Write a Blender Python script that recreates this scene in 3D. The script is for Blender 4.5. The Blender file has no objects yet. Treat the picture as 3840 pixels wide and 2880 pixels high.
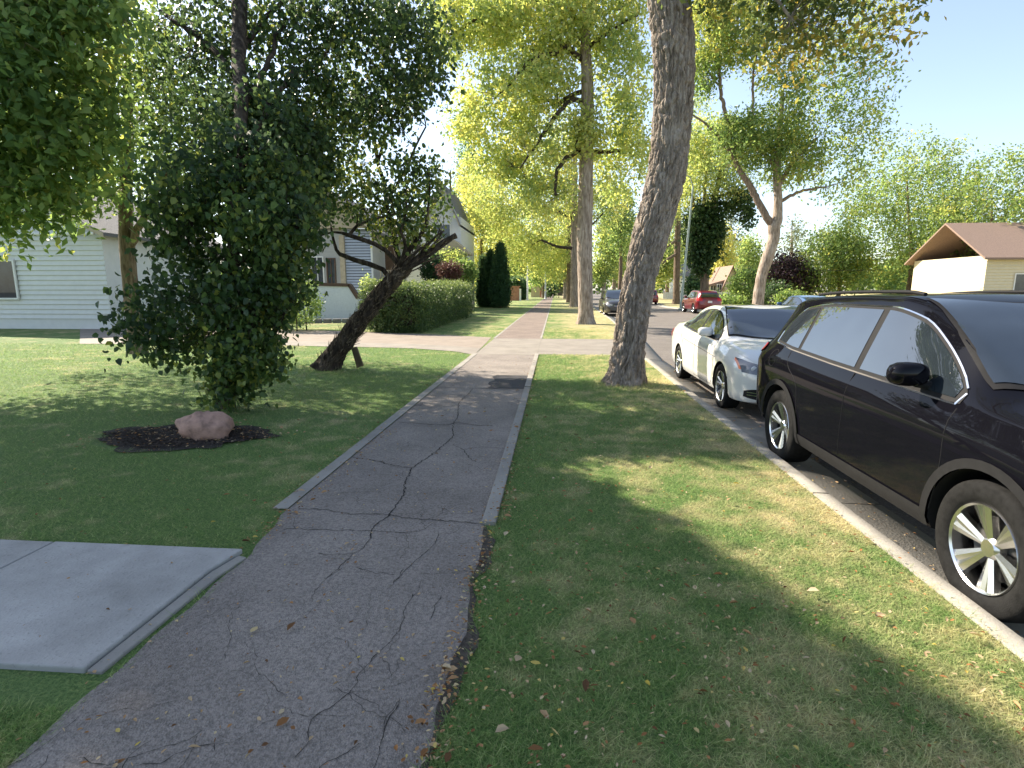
import bpy, math, random
import numpy as np
from mathutils import Vector, Matrix
from mathutils.bvhtree import BVHTree
R = math.radians
C = bpy.context.scene.collection
scn = bpy.context.scene
rng = np.random.default_rng(7); random.seed(7)

# ------------------------------------------------------------------ camera, world, sun
CAM_H = 1.63; PITCH = R(9.632); YAW = R(4.391); FPX = 2080.0
cam = bpy.data.cameras.new('camera'); cam.sensor_width = 36; cam.lens = 36*FPX/3840
cam.clip_start = 0.05; cam.clip_end = 3000
co = bpy.data.objects.new('camera', cam); C.objects.link(co)
co.location = (0, 0, CAM_H); co.rotation_euler = (R(90)-PITCH, 0, YAW); scn.camera = co

SUN_AZ = R(60)      # to the left of the path's direction (+Y)
SUN_EL = R(38)
w = bpy.data.worlds.new('World'); scn.world = w; w.use_nodes = True
nt = w.node_tree; nt.nodes.clear()
sky = nt.nodes.new('ShaderNodeTexSky'); sky.sky_type = 'NISHITA'; sky.sun_disc = False
sky.sun_elevation = SUN_EL; sky.sun_rotation = -SUN_AZ; sky.air_density = 1.0; sky.dust_density = 0.8; sky.ozone_density = 2.0
bg = nt.nodes.new('ShaderNodeBackground'); bg.inputs[1].default_value = 0.10
out = nt.nodes.new('ShaderNodeOutputWorld')
hs = nt.nodes.new('ShaderNodeHueSaturation'); hs.inputs['Saturation'].default_value = .80; hs.inputs['Value'].default_value = 1.05   # the pale autumn air of the photo
nt.links.new(sky.outputs[0], hs.inputs['Color']); nt.links.new(hs.outputs[0], bg.inputs[0]); nt.links.new(bg.outputs[0], out.inputs[0])
sl = bpy.data.lights.new('sun', 'SUN'); sl.energy = 5.0; sl.angle = R(0.53); sl.color = (1.0, 0.885, 0.72)
so = bpy.data.objects.new('sun', sl); C.objects.link(so)
SD = Vector((-math.sin(SUN_AZ)*math.cos(SUN_EL), math.cos(SUN_AZ)*math.cos(SUN_EL), math.sin(SUN_EL)))
so.rotation_euler = SD.to_track_quat('Z', 'Y').to_euler(); so.location = (-20, 12, 30)
scn.view_settings.view_transform = 'Standard'; scn.view_settings.look = 'None'
scn.view_settings.exposure = 1.5; scn.view_settings.gamma = 1
scn.cycles.max_bounces = 8; scn.cycles.transparent_max_bounces = 8

# ------------------------------------------------------------------ measuring helpers
_f = np.array([-math.sin(YAW)*math.cos(PITCH), math.cos(YAW)*math.cos(PITCH), -math.sin(PITCH)])
_r = np.array([math.cos(YAW), math.sin(YAW), 0]); _u = np.cross(_r, _f)
def ray(x, y): return _f*FPX + _r*(x-1920) + _u*(1440-y)
def at(x, y, Y):           # measured point of the photo at distance Y
    d = ray(x, y); return np.array([0, 0, CAM_H]) + d*(Y/d[1])
def gnd(x, y, z=0.0):      # measured point of the photo on the ground
    d = ray(x, y); return np.array([0, 0, CAM_H]) + d*((z-CAM_H)/d[2])
def pm(Y, px): return px*Y/2110.0

_perm = rng.permutation(256); _perm = np.concatenate([_perm, _perm, _perm])
_g = rng.normal(size=(256, 3)); _g /= np.linalg.norm(_g, axis=1)[:, None]
def noise(P):
    P = np.asarray(P, float); I = np.floor(P).astype(int); Fr = P-I; I &= 255
    U = Fr*Fr*Fr*(Fr*(Fr*6-15)+10); res = 0
    for a in (0, 1):
        for b in (0, 1):
            for c in (0, 1):
                h = _perm[_perm[_perm[(I[..., 0]+a) & 255]+((I[..., 1]+b) & 255)]+((I[..., 2]+c) & 255)]
                d = ((Fr-np.array([a, b, c]))*_g[h]).sum(-1)
                wx = U[..., 0] if a else 1-U[..., 0]; wy = U[..., 1] if b else 1-U[..., 1]; wz = U[..., 2] if c else 1-U[..., 2]
                res = res + d*wx*wy*wz
    return res*1.6
def fbm(P, o=3):
    s = 0; a = 1
    for k in range(o): s = s+a*noise(P*2.03**k+k*17.3); a *= .5
    return s

# ------------------------------------------------------------------ object helpers
def tag(o, label=None, cat=None, group=None, kind=None):
    if label: o['label'] = label
    if cat: o['category'] = cat
    if group: o['group'] = group
    if kind: o['kind'] = kind
    return o
def thing(name, label, cat, loc=(0, 0, 0), rz=0, group=None):
    o = bpy.data.objects.new(name, None); C.objects.link(o); o.location = loc; o.rotation_euler = (0, 0, rz)
    o.empty_display_size = .2
    return tag(o, label, cat, group)
def mesh_np(name, V, F, mat, parent=None, smooth=False, tint=None):
    V = np.asarray(V, np.float32); F = np.asarray(F, np.int32); k = F.shape[1]
    me = bpy.data.meshes.new(name)
    me.vertices.add(len(V)); me.vertices.foreach_set('co', V.ravel())
    me.loops.add(F.size); me.loops.foreach_set('vertex_index', F.ravel())
    me.polygons.add(len(F)); me.polygons.foreach_set('loop_start', np.arange(0, F.size, k, dtype=np.int32))
    if smooth: me.polygons.foreach_set('use_smooth', np.ones(len(F), bool))
    if tint is not None:
        a = me.attributes.new('tint', 'FLOAT', 'FACE'); a.data.foreach_set('value', np.asarray(tint, np.float32))
    me.update(); me.materials.append(mat)
    o = bpy.data.objects.new(name, me); C.objects.link(o)
    if parent: o.parent = parent
    return o
class MB:
    def __init__(s): s.v = []; s.f = []
    def add(s, V, F):
        n = len(s.v); s.v += [tuple(map(float, p)) for p in V]; s.f += [tuple(int(i)+n for i in f) for f in F]; return s
    def box(s, c, d, rz=0, M=None):
        x, y, z = d[0]/2, d[1]/2, d[2]/2
        V = [Vector((i*x, j*y, k*z)) for i in (-1, 1) for j in (-1, 1) for k in (-1, 1)]
        T = Matrix.Translation(Vector(c)) @ (M if M is not None else Matrix.Rotation(rz, 4, 'Z'))
        return s.add([T @ v for v in V], [(0, 1, 3, 2), (4, 6, 7, 5), (0, 4, 5, 1), (2, 3, 7, 6), (0, 2, 6, 4), (1, 5, 7, 3)])
    def prism(s, pts, off):      # polygon (3D points) extruded by a vector
        n = len(pts); off = Vector(off); V = [Vector(p) for p in pts]; V += [p+off for p in V]
        return s.add(V, [tuple(range(n))[::-1], tuple(range(n, 2*n))]+[(i, (i+1) % n, n+(i+1) % n, n+i) for i in range(n)])
    def tube(s, pts, rad, seg=8, cap=True):
        V, F = tube(pts, rad, seg); n = len(pts)
        s.add(V, list(F)+([tuple(range(seg))[::-1], tuple(range((n-1)*seg, n*seg))] if cap else [])); return s
    def lathe(s, prof, seg=32, M=None):   # prof (r, h) about local Y axis
        V = []
        for r, h in prof:
            for k in range(seg):
                a = 2*math.pi*k/seg; p = Vector((r*math.cos(a), h, r*math.sin(a))); V.append(M @ p if M is not None else p)
        F = [(i*seg+k, i*seg+(k+1) % seg, (i+1)*seg+(k+1) % seg, (i+1)*seg+k) for i in range(len(prof)-1) for k in range(seg)]
        return s.add(V, F)
    def build(s, name, mat, parent=None, smooth=False, bevel=0, sharp=35):
        me = bpy.data.meshes.new(name); me.from_pydata(s.v, [], s.f); me.update()
        o = bpy.data.objects.new(name, me); C.objects.link(o); me.materials.append(mat)
        if parent: o.parent = parent
        if smooth:
            me.polygons.foreach_set('use_smooth', [True]*len(me.polygons)); mark_sharp(me, sharp)
        if bevel:
            b = o.modifiers.new('b', 'BEVEL'); b.width = bevel; b.segments = 2; b.limit_method = 'ANGLE'
        return o
def mark_sharp(me, deg):
    import bmesh
    bm = bmesh.new(); bm.from_mesh(me)
    for e in bm.edges:
        if len(e.link_faces) == 2 and e.calc_face_angle(0) > R(deg): e.smooth = False
    bm.to_mesh(me); bm.free()
def tube(pts, rad, seg):
    P = np.asarray(pts, float); n = len(P); rad = np.broadcast_to(np.asarray(rad, float), (n,))
    T = np.gradient(P, axis=0); T /= np.linalg.norm(T, axis=1)[:, None]+1e-9
    N = np.zeros_like(P); a = np.array([1, 0, 0.]) if abs(T[0, 0]) < .8 else np.array([0, 1., 0])
    v = a-T[0]*(a@T[0]); N[0] = v/np.linalg.norm(v)
    for i in range(1, n):
        v = N[i-1]-T[i]*(N[i-1]@T[i]); N[i] = v/(np.linalg.norm(v)+1e-9)
    B = np.cross(T, N); t = np.arange(seg)*2*np.pi/seg
    V = P[:, None]+rad[:, None, None]*(np.cos(t)[None, :, None]*N[:, None]+np.sin(t)[None, :, None]*B[:, None])
    i = np.arange(n-1)[:, None]*seg; k = np.arange(seg)[None]; k2 = (k+1) % seg
    F = np.stack([i+k, i+k2, i+seg+k2, i+seg+k], -1).reshape(-1, 4)
    return V.reshape(-1, 3), F
def smooth_line(P, step):
    P = np.asarray(P, float); Q = np.vstack([2*P[0]-P[1], P, 2*P[-1]-P[-2]]); o = []
    for i in range(1, len(Q)-2):
        n = max(1, int(np.linalg.norm((Q[i+1]-Q[i])[:3])/step))
        for t in np.arange(n)/n:
            o.append(.5*((2*Q[i])+(-Q[i-1]+Q[i+1])*t+(2*Q[i-1]-5*Q[i]+4*Q[i+1]-Q[i+2])*t*t+(-Q[i-1]+3*Q[i]-3*Q[i+1]+Q[i+2])*t**3))
    o.append(Q[-2]); return np.array(o)

# ------------------------------------------------------------------ materials
def nmat(name):
    m = bpy.data.materials.new(name); m.use_nodes = True; return m, m.node_tree, m.node_tree.nodes['Principled BSDF']
def N(t, kind, **kw):
    n = t.nodes.new(kind)
    for k, v in kw.items():
        if k in n.inputs: n.inputs[k].default_value = v
        else: setattr(n, k, v)
    return n
def ramp(t, stops, src=None):
    n = t.nodes.new('ShaderNodeValToRGB'); e = n.color_ramp.elements
    while len(e) < len(stops): e.new(.5)
    for i, (p, c) in enumerate(stops): e[i].position = p; e[i].color = (*c, 1) if len(c) == 3 else c
    if src: t.links.new(src, n.inputs[0])
    return n
def mixc(t, a, b, f, mode='MIX'):
    n = t.nodes.new('ShaderNodeMix'); n.data_type = 'RGBA'; n.blend_type = mode
    for i, s in ((0, f), (6, a), (7, b)):
        if hasattr(s, 'is_linked'): t.links.new(s, n.inputs[i])
        else: n.inputs[i].default_value = s if i == 0 else (*s, 1)
    return n.outputs[2]
def coord(t, scale=(1, 1, 1), kind='Object'):
    c = t.nodes.new('ShaderNodeTexCoord'); m = t.nodes.new('ShaderNodeMapping'); m.inputs['Scale'].default_value = scale
    t.links.new(c.outputs[kind], m.inputs[0]); return m.outputs[0]
def tex(t, co_, scale, detail=3, rough=.55, kind='ShaderNodeTexNoise', **kw):
    n = N(t, kind, Scale=scale, **kw)
    if kind == 'ShaderNodeTexNoise': n.inputs['Detail'].default_value = detail; n.inputs['Roughness'].default_value = rough
    t.links.new(co_, n.inputs['Vector']); return n
def bump(t, b, src, dist, strength=1):
    n = N(t, 'ShaderNodeBump', Distance=dist, Strength=strength); t.links.new(src, n.inputs['Height']); t.links.new(n.outputs[0], b.inputs['Normal'])
def plain(name, col, rough=.6, var=.15, scale=6, bmp=0, metal=0, spec=.5, coat=0, stretch=(1, 1, 1)):
    m, t, b = nmat(name); c = coord(t, stretch); n = tex(t, c, scale, 4)
    k = [tuple(max(0, x*(1-var*2)) for x in col), col, tuple(min(1, x*(1+var*1.3)) for x in col)]
    r = ramp(t, [(.28, k[0]), (.5, k[1]), (.72, k[2])], n.outputs[0])
    t.links.new(r.outputs[0], b.inputs['Base Color']); b.inputs['Roughness'].default_value = rough
    b.inputs['Metallic'].default_value = metal; b.inputs['Specular IOR Level'].default_value = spec; b.inputs['Coat Weight'].default_value = coat
    if coat: b.inputs['Coat Roughness'].default_value = .03
    if bmp: n2 = tex(t, c, scale*5, 4); bump(t, b, n2.outputs[0], bmp)
    return m
def asphalt(name, c1, c2, speck=(.30, .28, .25), bl=(1, 1, 1)):
    m, t, b = nmat(name); c = coord(t); n = tex(t, c, 1.1, 5, .6); n1 = tex(t, c, 70, 3)
    base = ramp(t, [(.32, c1), (.66, c2)], n.outputs[0]).outputs[0]
    base = mixc(t, base, (.5, .5, .5), ramp(t, [(.34, (.9,)*3), (.6, (0,)*3)], n1.outputs[0]).outputs[0], 'MULTIPLY')
    v = tex(t, c, 120, kind='ShaderNodeTexVoronoi'); v2 = N(t, 'ShaderNodeSeparateColor'); t.links.new(v.outputs['Color'], v2.inputs[0])
    pick = ramp(t, [(.72, (0,)*3), (.92, (1,)*3)], v2.outputs[0]); near = ramp(t, [(.30, (1,)*3), (.42, (0,)*3)], v.outputs['Distance'])
    mm = N(t, 'ShaderNodeMath', operation='MULTIPLY'); t.links.new(pick.outputs[0], mm.inputs[0]); t.links.new(near.outputs[0], mm.inputs[1])
    sc_ = N(t, 'ShaderNodeMath', operation='MULTIPLY'); sc_.inputs[1].default_value = .5; t.links.new(mm.outputs[0], sc_.inputs[0])
    base = mixc(t, base, speck, sc_.outputs[0])
    t.links.new(base, b.inputs['Base Color']); b.inputs['Roughness'].default_value = .85
    bump(t, b, v.outputs['Distance'], .006, .8); return m
def concrete(name, c1, c2):
    m, t, b = nmat(name); c = coord(t); n = tex(t, c, 1.6, 6, .65); n2 = tex(t, c, 60, 3)
    base = ramp(t, [(.3, c1), (.7, c2)], n.outputs[0]).outputs[0]
    base = mixc(t, base, tuple(x*.6 for x in c1), ramp(t, [(.6, (0,)*3), (.72, (.5,)*3)], n2.outputs[0]).outputs[0])
    t.links.new(base, b.inputs['Base Color']); b.inputs['Roughness'].default_value = .85; bump(t, b, n2.outputs[0], .004); return m
def bark(name, c1, c2, c3, sx=14, bmp=.02, lich=None):
    m, t, b = nmat(name); c = coord(t, (1, 1, .16)); n = tex(t, c, sx, 5, .65); c2_ = coord(t); big = tex(t, c2_, 1.4, 4)
    base = ramp(t, [(.33, c1), (.5, c2), (.68, c3)], n.outputs[0]).outputs[0]
    base = mixc(t, base, lich or c3, ramp(t, [(.55, (0,)*3), (.7, (.5,)*3)], big.outputs[0]).outputs[0])
    t.links.new(base, b.inputs['Base Color']); b.inputs['Roughness'].default_value = .9; b.inputs['Specular IOR Level'].default_value = .2
    if bmp: bump(t, b, n.outputs[0], bmp)
    return m
def leafmat(name, stops, trans=.5, rough=.45, spec=.4):
    m, t, b = nmat(name); a = N(t, 'ShaderNodeAttribute', attribute_name='tint')
    r = ramp(t, stops, a.outputs['Fac']); t.links.new(r.outputs[0], b.inputs['Base Color']); b.inputs['Roughness'].default_value = rough
    b.inputs['Specular IOR Level'].default_value = spec
    tr = t.nodes.new('ShaderNodeBsdfTranslucent'); g = mixc(t, r.outputs[0], (1.0, 1.0, .5), 1.0, 'MULTIPLY')
    gg = N(t, 'ShaderNodeBrightContrast', Bright=.04, Contrast=0.0); t.links.new(g, gg.inputs[0]); t.links.new(gg.outputs[0], tr.inputs[0])
    mx = t.nodes.new('ShaderNodeMixShader'); mx.inputs[0].default_value = trans
    t.links.new(b.outputs[0], mx.inputs[1]); t.links.new(tr.outputs[0], mx.inputs[2]); t.links.new(mx.outputs[0], t.nodes['Material Output'].inputs[0]); return m
def lawnmat(name, blade=False):
    m, t, b = nmat(name); c = coord(t); n1 = tex(t, c, .55, 5, .65); n2 = tex(t, c, 3.2, 4, .6); n3 = tex(t, c, 55, 3, .7)
    k = 1.55 if blade else 1.0      # single blades are brighter than the thatch they stand in
    kk = lambda c_: tuple(min(.85, v*k) for v in c_)
    g = ramp(t, [(.28, kk((.06, .122, .037))), (.52, kk((.137, .222, .066))), (.75, kk((.265, .34, .112)))], n3.outputs[0]).outputs[0]
    s = ramp(t, [(.3, kk((.34, .28, .14))), (.7, kk((.60, .52, .29)))], n3.outputs[0]).outputs[0]
    sum_ = N(t, 'ShaderNodeMath', operation='ADD'); t.links.new(n1.outputs[0], sum_.inputs[0]); t.links.new(n2.outputs[0], sum_.inputs[1])
    x = N(t, 'ShaderNodeSeparateXYZ'); t.links.new(c, x.inputs[0])          # dry strip towards the kerb and beyond the driveway
    mr = N(t, 'ShaderNodeMapRange'); t.links.new(x.outputs[0], mr.inputs[0]); mr.inputs[1].default_value = -.4; mr.inputs[2].default_value = 2.1; mr.inputs[3].default_value = -.02; mr.inputs[4].default_value = .24
    my = N(t, 'ShaderNodeMapRange'); t.links.new(x.outputs[1], my.inputs[0]); my.inputs[1].default_value = 12; my.inputs[2].default_value = 24; my.inputs[3].default_value = 0; my.inputs[4].default_value = .13
    s1 = N(t, 'ShaderNodeMath', operation='ADD'); t.links.new(sum_.outputs[0], s1.inputs[0]); t.links.new(mr.outputs[0], s1.inputs[1])
    s2 = N(t, 'ShaderNodeMath', operation='ADD'); t.links.new(s1.outputs[0], s2.inputs[0]); t.links.new(my.outputs[0], s2.inputs[1])
    sc_ = ramp(t, [(.0, (0,)*3), (1, (1,)*3)]); dv = N(t, 'ShaderNodeMapRange'); dv.inputs[1].default_value = 1.02; dv.inputs[2].default_value = 1.40
    t.links.new(s2.outputs[0], dv.inputs[0])
    fac = dv.outputs[0]
    if blade:
        a = N(t, 'ShaderNodeAttribute', attribute_name='tint'); ad = N(t, 'ShaderNodeMath', operation='MULTIPLY_ADD'); t.links.new(a.outputs['Fac'], ad.inputs[0]); ad.inputs[1].default_value = .75; ad.inputs[2].default_value = -.30
        ad2 = N(t, 'ShaderNodeMath', operation='ADD', use_clamp=True); t.links.new(ad.outputs[0], ad2.inputs[0]); t.links.new(fac, ad2.inputs[1]); fac = ad2.outputs[0]
    base = mixc(t, g, s, fac); t.links.new(base, b.inputs['Base Color']); b.inputs['Roughness'].default_value = .8; b.inputs['Specular IOR Level'].default_value = .15
    if blade:
        tr = t.nodes.new('ShaderNodeBsdfTranslucent'); t.links.new(base, tr.inputs[0]); mx = t.nodes.new('ShaderNodeMixShader'); mx.inputs[0].default_value = .5
        t.links.new(b.outputs[0], mx.inputs[1]); t.links.new(tr.outputs[0], mx.inputs[2]); t.links.new(mx.outputs[0], t.nodes['Material Output'].inputs[0])
    else: bump(t, b, n3.outputs[0], .05)
    return m
def glassmat(name, col=(.012, .016, .02), ior=2.1):
    m, t, b = nmat(name); n = tex(t, coord(t), 3, 2); r = ramp(t, [(.3, col), (.7, tuple(x*1.6 for x in col))], n.outputs[0]); t.links.new(r.outputs[0], b.inputs['Base Color'])
    b.inputs['Roughness'].default_value = .02; b.inputs['IOR'].default_value = ior; return m
M = {}
M['lawn'] = lawnmat('lawn'); M['blade'] = lawnmat('grass_blades', True)
M['path'] = asphalt('path_asphalt', (.180, .154, .134), (.285, .247, .216))
M['path_far'] = asphalt('path_far_asphalt', (.165, .125, .105), (.24, .185, .155), (.4, .34, .3))
M['road'] = asphalt('road_asphalt', (.13, .112, .098), (.19, .167, .15), (.4, .37, .34))
M['patch'] = asphalt('patch_asphalt', (.022, .022, .028), (.035, .034, .04), (.12, .12, .12))
M['conc'] = concrete('concrete', (.17, .15, .128), (.25, .225, .192)); M['edge'] = concrete('edging_concrete', (.19, .178, .158), (.30, .283, .25))
M['slab'] = concrete('slab_concrete', (.21, .205, .19), (.40, .39, .37))
M['drive'] = concrete('driveway_gravel_concrete', (.18, .146, .116), (.255, .213, .175))
M['crack'] = plain('crack_dirt', (.012, .011, .010), 1, .3)
M['soil'] = plain('mulch', (.028, .020, .015), 1, .4, 25, .03)
M['chips'] = plain('wood_chips', (.05, .035, .026), 1, .45, 40)
M['edge_soil'] = plain('trodden_soil', (.075, .06, .048), 1, .35, 30, .02)
M['rock'] = plain('pink_granite', (.33, .20, .15), .8, .25, 9, .01)
M['bark_big'] = bark('furrowed_grey_bark', (.105, .082, .063), (.225, .185, .150), (.38, .325, .27), 20, .006)
M['bark_pale'] = bark('pale_bark', (.14, .105, .08), (.30, .24, .19), (.46, .39, .33), 13, .03)
M['bark_dark'] = bark('dark_bark', (.016, .012, .009), (.042, .032, .024), (.11, .088, .068), 16, .03)
M['bark_mid'] = bark('brown_bark', (.07, .05, .035), (.15, .11, .08), (.26, .20, .15), 16, .02)
M['bark_limb'] = bark('dark_limb_bark', (.028, .021, .015), (.06, .045, .034), (.11, .09, .07), 16, .01)
M['bark_mid2'] = bark('sunny_brown_bark', (.11, .08, .06), (.20, .15, .115), (.32, .25, .20), 16, .01)
M['peel2'] = bark('bare_shoot_bark', (.08, .06, .045), (.17, .13, .10), (.33, .28, .23), 18, .005)
M['peel'] = bark('peeling_bark', (.03, .022, .016), (.08, .055, .04), (.28, .23, .18), 18, .01)
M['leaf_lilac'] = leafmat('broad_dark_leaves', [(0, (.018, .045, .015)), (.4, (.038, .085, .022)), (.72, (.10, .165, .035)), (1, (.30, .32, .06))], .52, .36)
M['leaf_elm'] = leafmat('yellow_green_leaves', [(0, (.17, .26, .10)), (.3, (.36, .46, .18)), (.65, (.58, .62, .27)), (1, (.74, .66, .25))], .66, .5)
M['leaf_mid'] = leafmat('mid_green_leaves', [(0, (.09, .17, .06)), (.4, (.20, .31, .10)), (.8, (.36, .43, .14)), (1, (.56, .52, .14))], .65, .5)
M['leaf_dark'] = leafmat('dark_ivy_leaves', [(0, (.028, .065, .024)), (.6, (.06, .12, .038)), (1, (.12, .19, .06))], .5, .4)
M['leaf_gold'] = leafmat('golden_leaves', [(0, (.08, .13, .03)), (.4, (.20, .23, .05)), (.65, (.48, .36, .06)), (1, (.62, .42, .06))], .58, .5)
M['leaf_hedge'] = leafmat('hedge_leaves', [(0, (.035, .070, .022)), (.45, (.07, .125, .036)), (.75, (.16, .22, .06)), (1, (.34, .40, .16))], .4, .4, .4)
M['leaf_cedar'] = leafmat('cedar_leaves', [(0, (.024, .065, .025)), (.6, (.05, .12, .042)), (1, (.10, .18, .06))], .45, .6)
M['leaf_purple'] = leafmat('purple_leaves', [(0, (.020, .010, .016)), (1, (.07, .03, .045))], .3, .5)
M['leaf_red'] = leafmat('reddish_leaves', [(0, (.05, .018, .018)), (.6, (.14, .05, .045)), (1, (.10, .13, .05))], .3, .5)
M['leaf_pale'] = leafmat('pale_grey_leaves', [(0, (.10, .13, .08)), (1, (.26, .30, .20))], .4, .6)
M['litter'] = leafmat('dry_leaves', [(0, (.11, .055, .025)), (.3, (.30, .14, .05)), (.6, (.42, .28, .15)), (.85, (.50, .40, .26)), (1, (.48, .36, .06))], .2, .8, .2)
M['white_paint'] = plain('white_car_paint', (.60, .60, .58), .28, .01, 2, 0, 0, .5, 1)
M['black_paint'] = plain('black_car_paint', (.004, .004, .006), .5, .05, 2, 0, .0, .0, .38)
M['grey_paint'] = plain('dark_grey_car_paint', (.07, .065, .062), .3, .05, 2, 0, .6, .5, 1)
M['red_paint'] = plain('dark_red_car_paint', (.16, .008, .014), .3, .05, 2, 0, .3, .5, 1)
M['blue_paint'] = plain('blue_car_paint', (.035, .085, .19), .3, .05, 2, 0, .3, .5, 1)
M['navy_paint'] = plain('navy_car_paint', (.02, .035, .09), .3, .05, 2, 0, .3, .5, 1)
M['glass'] = glassmat('tinted_car_glass'); M['glass_house'] = glassmat('house_window_glass', (.03, .035, .04), 1.6)
M['rubber'] = plain('tyre_rubber', (.013, .013, .013), .85, .2, 30, .002, 0, .12)
M['plastic'] = plain('black_plastic', (.014, .014, .015), .7, .1, 20, 0, 0, .15)
M['alloy'] = plain('bright_alloy', (.62, .62, .62), .25, .03, 5, 0, 1); M['chrome'] = plain('chrome', (.75, .75, .75), .08, .01, 5, 0, 1)
M['dark_alloy'] = plain('dark_alloy', (.05, .05, .05), .4, .05, 5, 0, .6)
M['lamp_clear'] = glassmat('clear_lamp_glass', (.10, .11, .13), 1.6); M['lamp_red'] = glassmat('red_lamp_glass', (.42, .012, .012), 1.5)
M['lamp_amber'] = glassmat('amber_lamp_glass', (.6, .16, .06), 1.5); M['plate'] = plain('licence_plate_white', (.7, .7, .7), .4, .02)
M['stucco'] = plain('white_stucco', (.66, .67, .66), .9, .04, 9, .006); M['stucco_grey'] = plain('grey_stucco', (.40, .39, .37), .9, .05, 9, .006); M['trim_white'] = plain('white_trim', (.72, .71, .68), .6, .04)
M['trim_brown'] = plain('brown_trim', (.10, .055, .032), .7, .15); M['trim_tan'] = plain('tan_trim', (.44, .36, .25), .7, .1)
M['roof_grey'] = plain('grey_shingles', (.16, .155, .15), .9, .2, 14, .02, stretch=(1, 3, 3)); M['roof_brown'] = plain('brown_shingles', (.26, .18, .14), .9, .2, 14, .02, stretch=(1, 3, 3))
M['wood'] = plain('weathered_wood', (.13, .095, .065), .8, .25, 8, .01, stretch=(1, 1, .15)); M['wood_red'] = plain('red_brown_wood', (.36, .17, .11), .8, .15, 4, .01)
M['wood_tan'] = plain('tan_fence_wood', (.50, .38, .22), .8, .12, 4, .01, stretch=(4, 4, .3)); M['fence_white'] = plain('white_fence', (.70, .69, .68), .6, .06)
M['steel'] = plain('galvanised_pole', (.34, .40, .37), .5, .08, 5, 0, .3); M['sign_green'] = plain('green_sign', (.01, .20, .12), .5, .05)
M['stone'] = plain('grey_edging_stone', (.20, .19, .18), .9, .25, 8, .02)
def siding(name, c1, pitch, dark=.35):
    m, t, b = nmat(name); c = coord(t); x = N(t, 'ShaderNodeSeparateXYZ'); t.links.new(c, x.inputs[0])
    f = N(t, 'ShaderNodeMath', operation='MULTIPLY'); f.inputs[1].default_value = 1/pitch; t.links.new(x.outputs[2], f.inputs[0])
    fr = N(t, 'ShaderNodeMath', operation='FRACT'); t.links.new(f.outputs[0], fr.inputs[0]); n = tex(t, c, 4, 4)
    r = ramp(t, [(.3, tuple(a*.92 for a in c1)), (.7, c1)], n.outputs[0]); t.links.new(r.outputs[0], b.inputs['Base Color']); b.inputs['Roughness'].default_value = .7; return m
M['siding'] = siding('blue_grey_siding', (.42, .45, .52), .14); M['siding_cream'] = siding('cream_siding', (.66, .58, .40), .2); M['siding_white'] = siding('white_siding', (.68, .68, .66), .2)

# ------------------------------------------------------------------ ground
ROAD_Z = -.08
KL = [(-60, 2.12), (10, 2.12), (14, 2.16), (19, 2.55), (25, 2.85), (33, 3.15), (45, 3.4), (60, 3.7), (90, 4.2), (140, 5.2), (400, 10)]
KR = [(-60, 12.1), (44, 12.1), (50, 11.7), (56, 11.3), (62, 11.5), (66, 12.6), (90, 14), (140, 17), (400, 34)]
def kl(y): return float(np.interp(y, [a for a, _ in KL], [b for _, b in KL]))
def kr(y): return float(np.interp(y, [a for a, _ in KR], [b for _, b in KR]))
D0, D1 = 14.15, 18.75      # driveway crossing
def sheet(name, ys, xa, xb, z, mat, kind='structure', nx=1, parent=None):
    V = []; n = nx+1
    for y in ys:
        a, b_ = (xa(y) if callable(xa) else xa), (xb(y) if callable(xb) else xb)
        for i in range(n):
            x = a+(b_-a)*i/nx; V.append((x, y, z(x, y) if callable(z) else z))
    F = [(r*n+i, r*n+i+1, (r+1)*n+i+1, (r+1)*n+i) for r in range(len(ys)-1) for i in range(nx)]
    return tag(mesh_np(name, V, F, mat, parent), kind=kind)
sheet('ground', [-300, 1500], -900, 900, -.16, M['soil'])
ys = lambda a, b, s=2.: list(np.arange(a, b, s))+[b]
sheet('lawn', [-60, 500], -300, -2.04, 0, M['lawn'])
sheet('lawn', ys(-60, D0), -2.04, lambda y: kl(y)-.02, 0, M['lawn'])
sheet('lawn', ys(D1, 400, 4), -2.04, lambda y: kl(y)-.02, 0, M['lawn'])
sheet('lawn', ys(-60, 400, 2), lambda y: kr(y)+.15, 300, 0, M['lawn'])
sheet('road', ys(-60, 400, 2), lambda y: kl(y)+.5, kr, ROAD_Z, M['road'])
# kerb with gutter, as a profile swept along the road edge
def kerb(name, ylist, xf, sgn, drop=False):
    prof = [(-.02, -.15), (-.02, .012), (.10, .010), (.14, -.02 if not drop else -.005), (.17, ROAD_Z+.012), (.52, ROAD_Z+.004), (.52, -.15)]
    if drop: prof = [(-.02, -.15), (-.02, .004), (.12, -.03), (.17, ROAD_Z+.02), (.52, ROAD_Z+.004), (.52, -.15)]
    V = []; F = []; k = len(prof)
    for y in ylist:
        for p in prof: V.append((xf(y)+sgn*p[0], y, p[1]))
    for r in range(len(ylist)-1):
        for i in range(k-1): F.append((r*k+i, r*k+i+1, (r+1)*k+i+1, (r+1)*k+i))
    return tag(mesh_np(name, V, F, M['edge'] if not drop else M['conc']), kind='structure')
kerb('kerb', ys(-60, D0-.3), kl, 1); kerb('kerb', ys(D1+.2, 400), kl, 1); kerb('kerb', [D0-.3, 15, 16, 17, 18, D1+.2], kl, 1, True); kerb('kerb', ys(-60, 400), kr, -1)
jm = MB()
for k_ in range(-6, 40):
    y_ = k_*3.05+1.4
    if D0-.4 < y_ < D1+.3: continue
    for (xa, z_) in ((.04, .0125), (.34, ROAD_Z+.0105)):
        jm.box((kl(y_)+xa, y_, z_), (.12 if xa < .1 else .34, .010, .003))
tag(jm.build('kerb_joints', M['crack']), kind='structure')
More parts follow.
